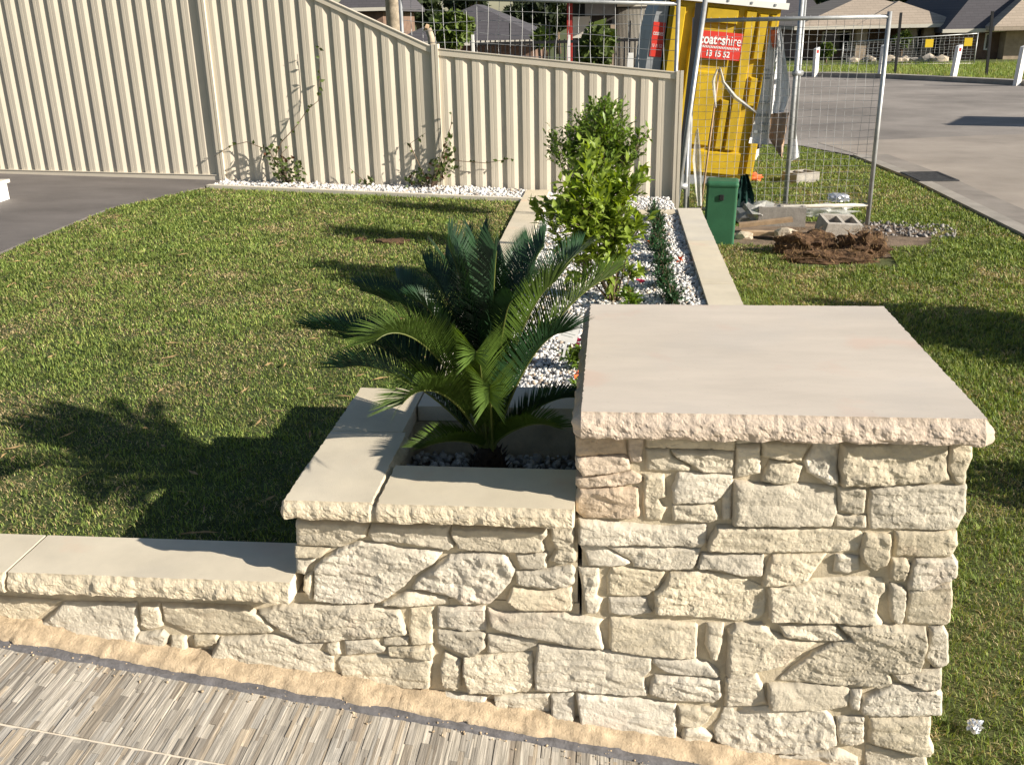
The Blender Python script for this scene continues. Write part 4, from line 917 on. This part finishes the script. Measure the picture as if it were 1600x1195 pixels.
# ------------------------------------------------------------------ banner, film, stake
def drape(name, left, right, y, m, parent, fold=.03, nu=8, seed=0, nv=14, ydr=0.):
    vs = []; L = [W(*q_, y) for q_ in left]; R = [W(*q_, y) for q_ in right]
    def at(P, t): i = min(int(t*(len(P)-1)), len(P)-2); return P[i].lerp(P[i+1], t*(len(P)-1)-i)
    for j in range(nv+1):
        for i in range(nu+1):
            p = at(L, j/nv).lerp(at(R, j/nv), i/nu); vs.append(p + Vector((0, fold*math.sin(i*1.9+seed+j*.15) + fold*.5*noise.noise((i*.7, j*.5, seed)) + ydr*j/nv, 0)))
    k = nu+1; n = len(vs); vs += [v + Vector((0, .004, 0)) for v in vs]
    fs = []
    for j in range(nv):
        for i in range(nu): q_ = (j*k+i, j*k+i+1, (j+1)*k+i+1, (j+1)*k+i); fs.append(q_[::-1]); fs.append(tuple(a+n for a in q_))
    rim = [(j*k, (j+1)*k) for j in range(nv)] + [(j*k+nu+k, j*k+nu) for j in range(nv)] + [(i+1, i) for i in range(nu)] + [(nv*k+i, nv*k+i+1) for i in range(nu)]
    fs += [(a, b2, b2+n, a+n) for a, b2 in rim]
    return mo(name, vs, fs, m, parent, True)
BY = 10.32
BN = thing('hanging_banner', W(1205, 230, BY), 'twisted grey and white printed banner hanging from the mesh panel', 'banner')
drape('grey_panel', [(1204, 43), (1197, 90), (1188, 150), (1170, 224)], [(1217, 43), (1211, 90), (1206, 160), (1201, 226)], BY, M['cloth'], BN, .012, seed=1)
drape('orange_patch', [(1204.5, 47), (1204, 60), (1207, 75)], [(1217, 47), (1216, 60), (1212, 75)], BY-.03, M['orange'], BN, .004, 3, 2, 4)
drape('white_fold', [(1215, 42), (1212, 90), (1208, 150), (1205, 178)], [(1219, 42), (1227, 90), (1236, 145), (1226, 175)], BY-.05, M['cloth_w'], BN, .04, seed=2.5)
drape('printed_fold', [(1204, 178), (1203, 195), (1201, 216), (1216, 240)], [(1233, 176), (1229, 205), (1226, 228), (1222, 248)], BY-.04, M['cloth_o'], BN, .03, seed=4)
drape('white_tail', [(1238, 192), (1238, 220), (1237, 252)], [(1243, 192), (1247, 225), (1250, 245)], BY-.02, M['cloth_w'], BN, .01, 4, 5)
k = MB(); r_ = random.Random(5)
for row, (ya, xa, xb) in enumerate(((108, 1193, 1202), (115, 1191, 1203), (121, 1189, 1202), (158, 1186, 1202), (178, 1183, 1200), (192, 1186, 1199), (204, 1178, 1199))):
    x = xa
    while x < xb: 
        p = W(x, ya, BY-.028); w_ = r_.uniform(.008, .018); h_ = .018 if row < 3 else .026; k.box(p.x, p.x+w_, p.y-.002, p.y, p.z-h_, p.z); x += 2.6 + r_.random()
k.build('print', M['grey_print'], BN)
SK = thing('plastic_wrapped_stake', W(1096, 330, 9.75), 'thin pale stake wrapped in torn clear plastic against the mesh', 'stake')
s0 = W(1094, 332, 9.72); s1 = W(1124, 108, 9.80); MB().tube([s0, s1], .009, 8).build('stake', M['timber'], SK, True)
drape('plastic_wrap', [(1087, 205), (1082, 250), (1086, 290), (1090, 322)], [(1091, 200), (1096, 245), (1097, 290), (1097, 322)], 9.70, M['film'], SK, .015, 5, 3, 12)
drape('plastic_tail', [(1123, 105), (1128, 130), (1146, 155), (1181, 178)], [(1127, 106), (1133, 128), (1151, 149), (1184, 176)], 9.78, M['film'], SK, .012, 4, 6, 12)
drape('plastic_loop', [(1120, 108), (1112, 125), (1114, 145), (1118, 170)], [(1123, 108), (1117, 126), (1119, 145), (1120, 168)], 9.76, M['film'], SK, .01, 3, 8, 8)

# ------------------------------------------------------------------ rubble by the panel
def lump(name, c, rx, ry, rz, m, label, cat, seed, parent=None, sub=3, amp=.35, freq=2.2, group=None, flat=True):
    bm = bmesh.new(); bmesh.ops.create_icosphere(bm, subdivisions=sub, radius=1)
    for v in bm.verts:
        n_ = v.co.normalized(); d = 1 + amp*noise.fractal(n_*freq + Vector((seed*7.1, seed, 0)), .9, 2.1, 4); q_ = n_*d
        v.co = Vector((c[0] + q_.x*rx, c[1] + q_.y*ry, c[2] + max(q_.z, -.55)*rz))
    me = bpy.data.meshes.new(name); bm.to_mesh(me); bm.free(); me.materials.append(m)
    if not flat: me.polygons.foreach_set('use_smooth', [True]*len(me.polygons))
    o = link(bpy.data.objects.new(name, me), parent)
    if parent is None: tag(o, label, cat, group)
    return o
def blk(name, p, lx, ly, lz, rot, label, tilt=(0, 0)):
    e = thing(name, p, label, 'block'); T = Matrix.Translation(p) @ Matrix.Rotation(rot, 4, 'Z') @ Matrix.Rotation(tilt[0], 4, 'X') @ Matrix.Rotation(tilt[1], 4, 'Y'); w = .03; k = MB()
    k.box(-lx, lx, -ly, -ly+w, 0, lz, T); k.box(-lx, lx, ly-w, ly, 0, lz, T)
    for a in (-lx, -w/2, lx-w): k.box(a, a+w, -ly+w, ly-w, .002, lz-.002, T)
    k.build('shell', M['block'], e); return e
blk('concrete_block', (2.02, 9.05, GZ+.02), .17, .10, .17, .25, 'hollow concrete block lying in front of the mesh panel rail', (.3, .1))
blk('concrete_block', (1.63, 9.65, GZ), .22, .10, .19, -.1, 'hollow concrete block behind the pale bottom rail', (0, 0))
blk('concrete_block', (2.28, 12.35, GZ), .17, .14, .12, .5, 'pale concrete block half sunk in the grass behind the mesh', (0, 0))
lump('rock', (1.56, 8.95, GZ+.05), .10, .07, .07, M['rock'], 'pale angular yellow rock beside the timber offcuts', 'rock', 2.2, sub=2, amp=.3)
lump('rock', (1.20, 9.0, GZ+.03), .08, .06, .05, M['rock'], 'small reddish rock close to the utility box', 'rock', 5.2, sub=2, amp=.3)
for i, (a, b2, lab) in enumerate((((1.18, 9.25, .03), (1.66, 9.22, .09), 'long timber offcut propped under the panel rail'), ((1.18, 9.05, 0), (1.52, 9.02, .0), 'short timber offcut flat on the dirt'))):
    k = MB(); k.beam(Vector(a), Vector(b2), .09, .035); o = k.build('timber_offcut', M['timber'], None); tag(o, lab, 'timber')
lump('plastic_sheet', (1.38, 9.75, GZ+.08), .22, .16, .13, M['film'], 'crumpled clear plastic sheet heaped behind the bottom rail', 'plastic', 3.3, amp=.5, freq=3)
lump('plastic_sheet', (2.10, 10.1, GZ+.05), .28, .14, .07, M['film'], 'flat crumpled plastic sheet on the dirt behind the blocks', 'plastic', 8.3, amp=.5, freq=3)
lump('plastic_bottle', (2.33, 10.45, GZ+.12), .11, .06, .05, M['foil'], 'shiny silver crushed packet on the grass behind the blocks', 'packet', 4.3, amp=.4, freq=3)
GC = thing('shade_cloth', (1.13, 9.75, GZ), 'bunched dark green shade cloth beside the utility box', 'cloth')
drape('cloth', [(1158, 275), (1153, 300), (1150, 350)], [(1168, 272), (1178, 305), (1177, 350)], 9.75, M['tarp'], GC, .05, 8, 2, 12)
k = MB(); k.tube([G(1171, 284), G(1171, 284) + Vector((.06, .03, .75))], .02, 6); o = k.build('wooden_stake', mat('stake_wood', (.22, .10, .05), .9), None); tag(o, 'brown wooden stake standing beside the yellow toilet', 'stake')
hb = thing('cement_bag', (1.62, 12.6, GZ), 'white and black bag slumped beside the yellow toilet', 'bag'); lump('sack', (1.66, 12.7, .30), .14, .12, .24, M['whitep'], None, None, 6.6, hb, amp=.25, flat=False); lump('black_patch', (1.73, 12.64, .40), .11, .08, .15, M['black'], None, None, 7.6, hb, amp=.25, flat=False)
lump('orange_net', (1.68, 12.4, GZ+.04), .16, .08, .06, M['orange'], 'crumpled orange barrier netting on the grass by the toilet', 'netting', 9.1, amp=.5, freq=3)
lump('foil_wrapper', (1.045, 2.37, GZ+.028), .020, .022, .013, M['foil'], 'crumpled silver wrapper dropped on the grass beside the pillar', 'wrapper', 1.3, sub=3, amp=.9, freq=2.5)

# torn turf clods
CL = thing('turf_clods', (1.9, 8.25, GZ), 'torn up brown turf clods heaped round a dark hole on the verge', 'turf')
def clod(c, rx, ry, rz, s_):
    o = lump('clod', c, rx, ry, rz, M['clod'], None, None, s_, CL, sub=4, amp=.45, freq=2.6); v = []; f = []; r_ = random.Random(int(s_*10))
    for i in range(900):
        q_ = rv(r_).normalized(); d = 1 + .3*r_.random(); p = Vector((c[0]+q_.x*rx*d*.95, c[1]+q_.y*ry*d*.95, c[2]+max(q_.z, -.3)*rz*d*.95)); t = rv(r_)*.06 + Vector((0, 0, .02)); s2 = rv(r_)*.004
        kk = len(v); v += [p-s2, p+s2, p+t]; f += [(kk, kk+1, kk+2)]
    w = mo('dry_roots', v, f, M['straw'], o); w['kind'] = 'stuff'
M['straw'] = mat('dry_roots', (.26, .16, .075), .9, .35, 30)
clod((1.66, 8.42, GZ+.04), .26, .13, .15, 1.7); clod((2.10, 8.36, GZ+.04), .19, .14, .16, 2.9); clod((1.78, 8.12, GZ+.02), .34, .09, .07, 3.9)
patch('hole_shade_patch', 1.92, 8.25, .30, .12, GZ+.008, mat('hole_shade', (.03, .02, .014), 1, .2, 20), 5.5)  # flat patch, the shade of the hole painted as near-black colour

# drain grate
DG = thing('drain_grate', (3.84, 12.5, GZ), 'dark iron drain grate set into the gutter', 'grate')
TG = Matrix.Translation((3.84, 12.5, GZ+.020)) @ Matrix.Rotation(math.radians(3), 4, 'Z'); k = MB()
for s_ in (-1, 1): k.box(min(s_*.20, s_*.23), max(s_*.20, s_*.23), -.36, .36, 0, .015, TG); k.box(-.2, .2, min(s_*.33, s_*.36), max(s_*.33, s_*.36), 0, .015, TG)
k.build('frame', M['iron'], DG)
k = MB(); k.box(-.2, .2, -.33, .33, -.0015, .001, TG); k.build('pit', M['black'], DG)  # thin black plate, its colour stands for the shade below the bars
for i in range(9): k = MB(); k.box(-.2, .2, -.31+i*.07, -.28+i*.07, .002, .012, TG); k.build('bar', M['iron'], DG)

# ------------------------------------------------------------------ across the road
for i, (px, py, ht, lean, lab) in enumerate(((1273, 121, .86, .01, 'white roadside guide post standing behind the hanging banner'), (1375, 123, .95, -.03, 'white roadside guide post seen through the mesh panel corner'), (1488, 127, .95, -.07, 'tilted white roadside guide post before the far wire fence'), (1588, 135, .98, -.05, 'white roadside guide post at the rounded end of the far kerb'))):
    p = G(px, py); e = thing('guide_post', p, lab, 'guide post', 'white posts along the far kerb'); T = Matrix.Translation(p) @ Matrix.Rotation(-lean, 4, 'Y') @ Matrix.Rotation(.5, 4, 'Z')
    k = MB(); k.box(-.075, .075, -.06, .06, -.05, ht, T); k.add([T @ Vector(q_) for q_ in ((-.075, -.06, ht), (.075, -.06, ht), (.075, .06, ht), (-.075, .06, ht), (.075, -.06, ht+.05), (.075, .06, ht+.05))], [(0, 1, 4), (1, 2, 5, 4), (2, 3, 5), (0, 4, 5, 3)]); k.build('stake', M['whitepaint'], e)
    k = MB(); k.box(-.04, .04, -.066, -.0605, ht-.13, ht-.04, T); k.build('reflector', M['reflector'], e)
for i, (px, py, tp) in enumerate(((1398, 118, 20), (1541, 121, 18))):
    p = G(px, py); q_ = W(px+10, tp, p.y); k = MB(); k.beam(p - Vector((0, 0, .1)), q_, .07, .07, Vector((0, 1, 0))); o = k.build('star_picket', M['black'], None); tag(o, 'tall black steel picket on the grass across the road', 'picket', 'black pickets across the road')
p0 = G(1318, 96); p1 = G(1520, 92); mesh_panel('fence_panel', (W(1316, 90, 40).x, 40), (W(1523, 90, 39).x, 39), .0, .0, W(1316, 66, 40).z, W(1523, 52, 39).z, 30, 10, 'far temporary mesh fence before the beige roofed house', seed=9, wr=.006, wob=.01)
for px, py in ((1452, 68), (1513, 66)):
    p = W(px, py, 38.9); k = MB(); k.box(p.x-.14, p.x+.14, p.y-.01, p.y+.01, p.z-.14, p.z+.14); o = k.build('warning_sign', M['yellowsign'], None); tag(o, 'small yellow warning sign tied to the far mesh fence', 'sign', 'yellow signs on the far fence')
for i in range(16):
    px = 1330 + rnd.random()*150; p = G(px, 97 + rnd.random()*3); lump('rubble', (p.x, p.y, GZ+.12), rnd.uniform(.12, .36), .22, rnd.uniform(.08, .2), M['rock'] if i % 4 else M['block'], 'pale builder\'s rubble lump heaped before the beige roofed house', 'rubble', i*1.3, sub=1, group='rubble before the beige house')
p = G(1330, 130); sheet('far_dirt', [(6.2, 34.25), (8.6, 32.4), (10.6, 29.3), (12.0, 26.9), (12.8, 27.4), (11.2, 30.2), (9.0, 33.2), (6.4, 34.9)], GZ+.03, M['dirt'])

def hip(b, x0, x1, y0, y1, ze, rise, ov=.45):
    x0 -= ov; x1 += ov; y0 -= ov; y1 += ov; w = x1-x0; d = y1-y0; i = min(w, d)/2
    r0 = (x0+i, (y0+y1)/2, ze+rise) if w > d else ((x0+x1)/2, y0+i, ze+rise); r1 = (x1-i, (y0+y1)/2, ze+rise) if w > d else ((x0+x1)/2, y1-i, ze+rise)
    vs = [(x0, y0, ze), (x1, y0, ze), (x1, y1, ze), (x0, y1, ze), r0, r1, (x0, y0, ze-.16), (x1, y0, ze-.16), (x1, y1, ze-.16), (x0, y1, ze-.16)]
    fs = [(0, 1, 5, 4), (2, 3, 4, 5), (1, 2, 5), (3, 0, 4)] if w > d else [(0, 1, 4), (1, 2, 5, 4), (2, 3, 5), (3, 0, 4, 5)]
    b.add(vs, fs + [(6, 7, 1, 0), (7, 8, 2, 1), (8, 9, 3, 2), (9, 6, 0, 3), (9, 8, 7, 6)]); return (r0, r1, vs)
def tilemat(name, col, sx, sz):
    m = mat(name, col, .85, .08, 2); t = m.node_tree; N = t.nodes; L = t.links; pr = N['Principled BSDF']
    geo = N.new('ShaderNodeNewGeometry'); sep = N.new('ShaderNodeSeparateXYZ'); L.new(geo.outputs['Position'], sep.inputs[0]); w = N.new('ShaderNodeTexBrick')
    cb = N.new('ShaderNodeCombineXYZ'); L.new(sep.outputs['X'], cb.inputs['X']); L.new(sep.outputs['Z'], cb.inputs['Y']); L.new(cb.outputs[0], w.inputs['Vector']); w.inputs['Scale'].default_value = 1; w.inputs['Brick Width'].default_value = sx; w.inputs['Row Height'].default_value = sz; w.inputs['Mortar Size'].default_value = .008
    w.inputs['Color1'].default_value = (*col, 1); w.inputs['Color2'].default_value = (*[c*.88 for c in col], 1); w.inputs['Mortar'].default_value = (*[c*.7 for c in col], 1); L.new(w.outputs[0], pr.inputs['Base Color']); return m
M['roof_b'] = tilemat('beige_roof_tile', (.40, .33, .26), .33, .10); M['roof_g'] = tilemat('grey_roof_tile', (.085, .08, .088), .33, .10)
def house(name, x0, x1, y0, y1, zb, ze, rise, roofm, wallm, label, cols=(), colm=None, wins=(), extra=None, porch=0.):
    e = thing(name, ((x0+x1)/2, y0, zb), label, 'house'); k = MB(); k.box(x0, x1, y0+porch, y1, zb-.2, ze-.165); k.build('wall', wallm, e)
    k = MB(); hip(k, x0, x1, y0, y1, ze, rise); rf = k.build('roof', roofm, e)
    if extra:
        k = MB(); hip(k, *extra); k.build('roof_wing', roofm, rf)
    k = MB(); k.box(x0-.55, x1+.55, y0-.56, y0-.46, ze-.15, ze-.01); k.build('gutter', M['render'], rf)
    for cxx in cols: k = MB(); k.box(cxx-.22, cxx+.22, y0-.05, y0+.39, zb-.1, ze-.17); k.build('column', colm, e)
    for (a, b2, z0, z1) in wins:
        k = MB(); y_ = y0+porch; [k.box(*q_) for q_ in ((a, b2, y_-.05, y_-.003, z1-.06, z1), (a, b2, y_-.05, y_-.003, z0, z0+.06), (a, a+.06, y_-.05, y_-.003, z0+.06, z1-.06), (b2-.06, b2, y_-.05, y_-.003, z0+.06, z1-.06))]; w = k.build('window', M['whitepaint'], e)
        k = MB(); k.box(a+.06, b2-.06, y_-.03, y_-.004, z0+.06, z1-.06); k.build('pane', M['glass'], w)
    return e
hy = 45.; X = lambda px, y: W(px, 50, y).x
ze = W(1450, 37, hy).z
house('brick_house', X(1258, hy), X(1487, hy), hy, hy+11, GZ, ze, W(1320, -6, hy+5.5).z - ze, M['roof_b'], M['brick'], 'single storey house with pale beige tiled hip roof and brick columns', [X(q_, hy) for q_ in (1347, 1424, 1452, 1479)], M['brick_l'], [(X(1285, hy+1.6), X(1330, hy+1.6), .30, 1.10), (X(1432, hy+1.6), X(1447, hy+1.6), .05, 1.15), (X(1458, hy+1.6), X(1474, hy+1.6), .05, 1.15)], porch=1.6, extra=(X(1352, hy), X(1480, hy), hy-.02, hy+5, ze+.012, W(1397, 3, hy+2.5).z - ze))
hy = 41.; ze2 = W(1550, 44, hy).z
house('brick_house', X(1488, hy+3), X(1700, hy), hy+3, hy+14, GZ, W(1550, 44, hy+3).z, 2.3, M['roof_g'], M['brick'], 'single storey house with dark grey tiled roof and brown brick walls', [X(1577, hy+3)], M['brick_l'], [(X(1540, hy+3), X(1548, hy+3), .30, .95), (X(1584, hy+3), X(1620, hy+3), .1, .95)])
k = MB(); hyy = hy+2.0; xa = X(1565, hyy); hip(k, xa, xa+6, hyy, hyy+4, W(1580, 43, hyy).z+.05, 1.7); o = k.build('garage_roof', M['roof_b'], None); e = thing('brick_garage', (xa+3, hyy, GZ), 'brick garage wing with beige tiled roof beside the dark roofed house', 'garage'); o.parent = e; o.matrix_parent_inverse = e.matrix_basis.inverted(); k = MB(); k.box(xa+.3, xa+5.7, hyy+.3, hyy+.95, GZ-.2, W(1580, 43, hyy).z-.12); k.build('wall', M['brick_l'], e)
hy = 58.; house('brick_house', X(1190, hy), X(1275, hy), hy, hy+9, GZ, W(1240, 30, hy).z, 2.6, M['roof_g'], M['brick'], 'distant dark roofed house partly hidden behind the white toilet roof', (), None, [])
# houses behind the cream fence
def gz(x, y): return float(ground_h(np.array([x]), np.array([y]))[0])
hy = 34.; x0 = X(632, hy); x1 = X(832, hy); ze3 = W(800, 62, hy).z
house('grey_roof_house', x0, x1, hy, hy+6.5, gz((x0+x1)/2, hy), ze3, W(735, 8, hy+3.2).z-ze3, M['roof_g'], M['brick'], 'brown brick house with low grey tiled hip roof beyond the cream fence', (), None, [(X(705, hy), X(730, hy), -.9, .4), (X(770, hy), X(800, hy), -.9, .4)])
hy = 44.; x0 = X(545, hy); x1 = X(600, hy); house('grey_roof_house', x0, x1, hy, hy+7, gz(x0, hy), W(580, 12, hy).z, 1.5, M['roof_g'], M['brick'], 'distant brick house behind the top of the raked fence', (), None, [(X(560, hy), X(580, hy), .0, 1.2)])
MH = thing('modern_house', (W(940, 80, 24).x, 24, gz(-1, 24)), 'modern white and charcoal house with a dark red column', 'house'); hy = 24.; zb = gz(-.5, hy)
def wb(name, m, px0, px1, py0, py1, y, dep, parent):
    a = W(px0, py1, y); c = W(px1, py0, y); k = MB(); k.box(a.x, c.x, y, y+dep, a.z, c.z); return k.build(name, m, parent)
k = MB(); k.box(X(893, hy+1), X(1052, hy+1), hy+1.0, hy+6, zb-.2, 4.2); k.build('wall', M['darkwall'], MH)
wb('red_column', M['redpaint'], 886, 894, -5, 110, hy-.3, .25, MH); wb('fascia', M['black'], 876, 1010, -14, 3, hy-.6, 1.6, MH); wb('render_panel', M['render'], 895, 922, 26, 60, hy+.7, .28, MH); wb('render_panel', M['greyp'], 914, 962, -4, 25, hy+.7, .28, MH)
for i in range(22): wb('cladding_slat', M['render'], 964.5+i*2.1, 965.9+i*2.1, 14, 112, hy+.55, .06, MH)
wb('cladding_band', M['render'], 964, 1011, 3, 11, hy+.5, .1, MH); wb('door', M['glass'], 955, 962, 30, 112, hy+.9, .09, MH)
wb('brick_pier', M['brick_l'], 953, 962, 38, 120, hy+.2, .35, MH)

# black picket fence, white posts
BF = thing('picket_fence', (W(800, 90, 19).x, 19, gz(-2, 19)), 'black metal picket fence running behind the mesh panel', 'fence'); y = 19.; xa = X(735, y); xb = X(1000, y); zb = gz(-2.5, y); zt_ = W(860, 67, y).z
k = MB(); k.beam((xa, y, zt_), (xb, y, zt_+.02), .04, .05); k.build('rail', M['black'], BF); k = MB(); k.beam((xa, y, zb+.15), (xb, y, zb+.15), .04, .04); k.build('rail', M['black'], BF)
n_ = 34
for i in range(n_+1): k = MB(); x = xa+(xb-xa)*i/n_; k.box(x-.011, x+.011, y-.011, y+.011, zb-.05, zt_+(.06 if i % 8 else .35)); k.build('picket', M['black'], BF)
for px, tp, lab in ((716, 52, 'slender white post behind the fence beside the light green tree'), (740, 54, 'slender white post in front of the grey roofed house'), (889, 55, 'paired white post before the dark red column'), (985, 83, 'short white guide post before the slatted wall')):
    y = 17.; p = W(px, 100, y); q_ = W(px, tp, y); k = MB(); wd = .02 if px != 985 else .045; k.box(p.x-wd, p.x+wd, y-.03, y+.03, gz(p.x, y)-.05, q_.z); o = k.build('white_post', M['whitepaint'], None); tag(o, lab, 'post')

# parked car behind the fence
CAR = thing('parked_car', (W(780, 80, 29).x, 29, gz(-6, 29)), 'small red car parked before the grey roofed house', 'car'); c = CAR.location
pr = [(-1.9, .35), (-1.9, .78), (-1.1, .9), (-.6, 1.38), (.75, 1.40), (1.35, .95), (1.9, .85), (1.9, .35)]; k = MB(); n = len(pr)
k.add([(c.x+x, c.y-.8, c.z+z) for x, z in pr] + [(c.x+x, c.y+.8, c.z+z) for x, z in pr], [tuple(range(n)), tuple(range(2*n-1, n-1, -1))] + [(i, i+n, (i+1) % n+n, (i+1) % n) for i in range(n)]); k.build('body', M['redpaint'], CAR)
k = MB(); k.add([(c.x+x, c.y-.81, c.z+z) for x, z in ((-.95, .95), (-.52, 1.32), (.68, 1.34), (1.1, .98))], [(0, 3, 2, 1)]); k.build('side_window', M['glass'], CAR)
for x in (-1.2, 1.2):
    for s_ in (-1, 1): k = MB(); k.tube([(c.x+x, c.y+s_*.72, c.z+.32), (c.x+x, c.y+s_*.86, c.z+.32)], .32, 14); k.build('wheel', M['black'], CAR)

# ------------------------------------------------------------------ trees
def tree(name, base, h, crown, label, seed, lm, n=1500, lsize=.22, group=None, trunkm=None, tr=.12):
    """crown: list of (offset, radius) clumps above the base"""
    r_ = random.Random(seed); base = Vector(base); e = thing(name, base, label, 'tree', group); b = MB(); top = base + Vector((0, 0, h*.6)); b.tube([base - Vector((0, 0, .2)), base + Vector((.03*h*r_.uniform(-1, 1), 0, h*.3)), top], [tr, tr*.8, tr*.5], 8)
    rs_ = np.random.RandomState(seed); V_ = []; tot = sum(q_[1]**2 for q_ in crown)
    for off, rad in crown:
        c = base + Vector(off); b.tube([base + Vector((0, 0, h*.35)), (base + Vector((0, 0, h*.35))).lerp(c, .5) + Vector((0, 0, .1*rad)), c], [tr*.5, tr*.3, tr*.12], 5, False)
        m_ = int(n*rad*rad/tot); d = rs_.randn(m_, 3); d /= np.linalg.norm(d, axis=1)[:, None]; rr = rad*(rs_.rand(m_)**.4)[:, None]
        lob = np.array([1 + .45*noise.noise(Vector(q_)*2.3 + Vector((seed, 0, 0))) for q_ in d])[:, None]
        P = d*rr*lob*np.array([1, 1, .85]) + np.array(c); a = rs_.randn(m_, 3)*lsize*.5; b_ = rs_.randn(m_, 3)*lsize*.35
        V_.append(np.stack([P-a, P+b_, P+a, P-b_], 1))
    Q = np.concatenate(V_).reshape(-1, 3); f = np.arange(len(Q)).reshape(-1, 4)
    b.build('trunk', trunkm or M['bark'], e, True); npmesh('crown', Q, f, lm, e); return e
def tpx(px, pyc, y, rpx, label, seed, lm, n=1500, ls=None, squash=1., **kw):
    s_ = y*1.07/F; c = W(px, pyc, y); zb = gz(c.x, y) if y < 60 else -1.; r = rpx*s_; r_ = random.Random(seed); h = c.z + r - zb
    cr = [((0, 0, c.z-zb), r*.75)] + [((r_.uniform(-.7, .7)*r, r_.uniform(-.4, .4)*r, c.z-zb + r_.uniform(-.6, .6)*r*squash), r*r_.uniform(.35, .55)) for _ in range(7)]
    return tree(kw.pop('name', 'tree'), (c.x, y, zb), h, cr, label, seed, lm, n, ls or r*.09, **kw)
tpx(703, 52, 16.5, 30, 'rounded light green tree growing in front of the grey roofed house', 91, M['treeleaf2'], 2600, .10, name='garden_tree', tr=.06)
tpx(930, 72, 17.5, 30, 'feathery green tree beside the modern house with the red column', 92, M['treeleaf2'], 1500, .12, name='garden_tree', tr=.05)
tpx(848, 62, 24, 14, 'small green bush tree behind the black picket fence', 93, M['treeleaf2'], 700, .14, name='garden_tree', tr=.05)
tpx(1425+100, 54, 44.5, 0.01+12, 'small green shrub tree at the wall of the dark roofed house', 94, M['treeleaf2'], 500, .25, name='garden_tree', tr=.05)
tpx(1410, 62, 43, 10, 'slim green bush between the columns of the beige roofed house', 95, M['treeleaf2'], 400, .2, name='garden_tree', tr=.05)
tpx(1292, 78, 42.5, 8, 'yellow green bush at the corner of the beige roofed house', 96, M['treeleaf2'], 300, .2, name='garden_tree', tr=.05)
for i, (px, py, y, r, lab) in enumerate(((655, 2, 75, 36, 'tall dark gum tree above the left end of the grey roof'), (740, -22, 90, 38, 'dark gum tree crown overhanging above the roof ridge'), (850, 14, 80, 28, 'broad dark tree between the grey roof and the modern house'), (873, 22, 95, 20, 'dark tree beside the red column against the sky'), (800, 22, 120, 15, 'low distant tree line clump on the skyline'), (585, -4, 85, 30, 'dark tree behind the power pole'), (1462, -4, 75, 50, 'dense dark tree rising behind the two tiled roofs'), (1395, -22, 85, 40, 'dark tree behind the ridge of the beige roof'), (1545, -26, 80, 40, 'dark tree behind the dark grey roof'), (1235, -10, 80, 34, 'dark tree behind the distant dark roofed house'), (1330, -24, 95, 36, 'tall tree far behind the beige roofed house'))):
    tpx(px, py, y, r, lab, 200+i, M['treeleaf'], 2600, .42, tr=.25)
for i in range(26):
    px = -300 + i*95 + rnd.uniform(-25, 25); y = 150 + rnd.uniform(-20, 40)
    tpx(px, 22 - px*.012 + rnd.uniform(-3, 3), y, 17 + rnd.uniform(-4, 6), 'far dark tree in the belt along the skyline', 300+i, M['treeleaf'], 500, 1.0, tr=.3, group='skyline trees')
PP = thing('power_pole', (W(613, 20, 18).x, 18, gz(-5, 18)), 'grey timber power pole rising behind the raked fence', 'pole'); p = PP.location; MB().tube([p - Vector((0, 0, .2)), p + Vector((0, 0, 7.5))], [.13, .09], 12).build('shaft', M['palebark'], PP, True); k = MB(); k.beam(p + Vector((-1.1, 0, 7.0)), p + Vector((1.1, 0, 7.0)), .1, .12); k.build('crossarm', M['bark'], PP)
st = thing('tree_stump', (W(672, 50, 15.5).x, 15.5, gz(-4, 15.5)), 'bare pale tree stump beside the light green tree', 'stump'); p = st.location; k = MB(); k.tube([p - Vector((0, 0, .1)), W(674, 60, 15.5), W(669, 45, 15.5)], [.06, .055, .05], 8); k.build('trunk', M['palebark'], st, True); k = MB(); q_ = W(669, 45, 15.5); k.tube([q_, q_ + Vector((-.04, 0, .015))], .056, 8); k.build('sawn_end', M['timber'], st)

# unseen plants and a board, added right of the view to throw shadows into it
tree('shadow_bush', (3.42, 5.80, GZ), .9, [((0, 0, .45), .42), ((-.1, .3, .5), .33), ((.1, -.3, .42), .36), ((-.05, .1, .75), .22), ((-.1, .42, .78), .12)], 'rounded leafy bush added out of view to shade the verge', 401, M['leaf_d'], 4200, .05, tr=.03)
tree('shadow_bush', (2.62, 3.62, GZ), .5, [((0, 0, .25), .24), ((-.05, .15, .28), .2), ((.05, -.15, .26), .2)], 'small leafy bush added out of view to shade the verge nearer the pillar', 402, M['leaf_d'], 2200, .045, tr=.02)
HB = thing('shadow_board', (10.6, 17.8, GZ), 'plain timber board on two posts added out of view to shade the road', 'board'); T = Matrix.Translation((10.6, 17.8, GZ)) @ Matrix.Rotation(math.radians(62), 4, 'Z')
k = MB(); k.box(-.9, .9, -.02, .02, 1.1, 2.0, T); k.build('panel', M['timber'], HB)
for s_ in (-1, 1): k = MB(); k.box(s_*.7-.04, s_*.7+.04, .021, .10, -.1, 2.0, T); k.build('post', M['timber'], HB)
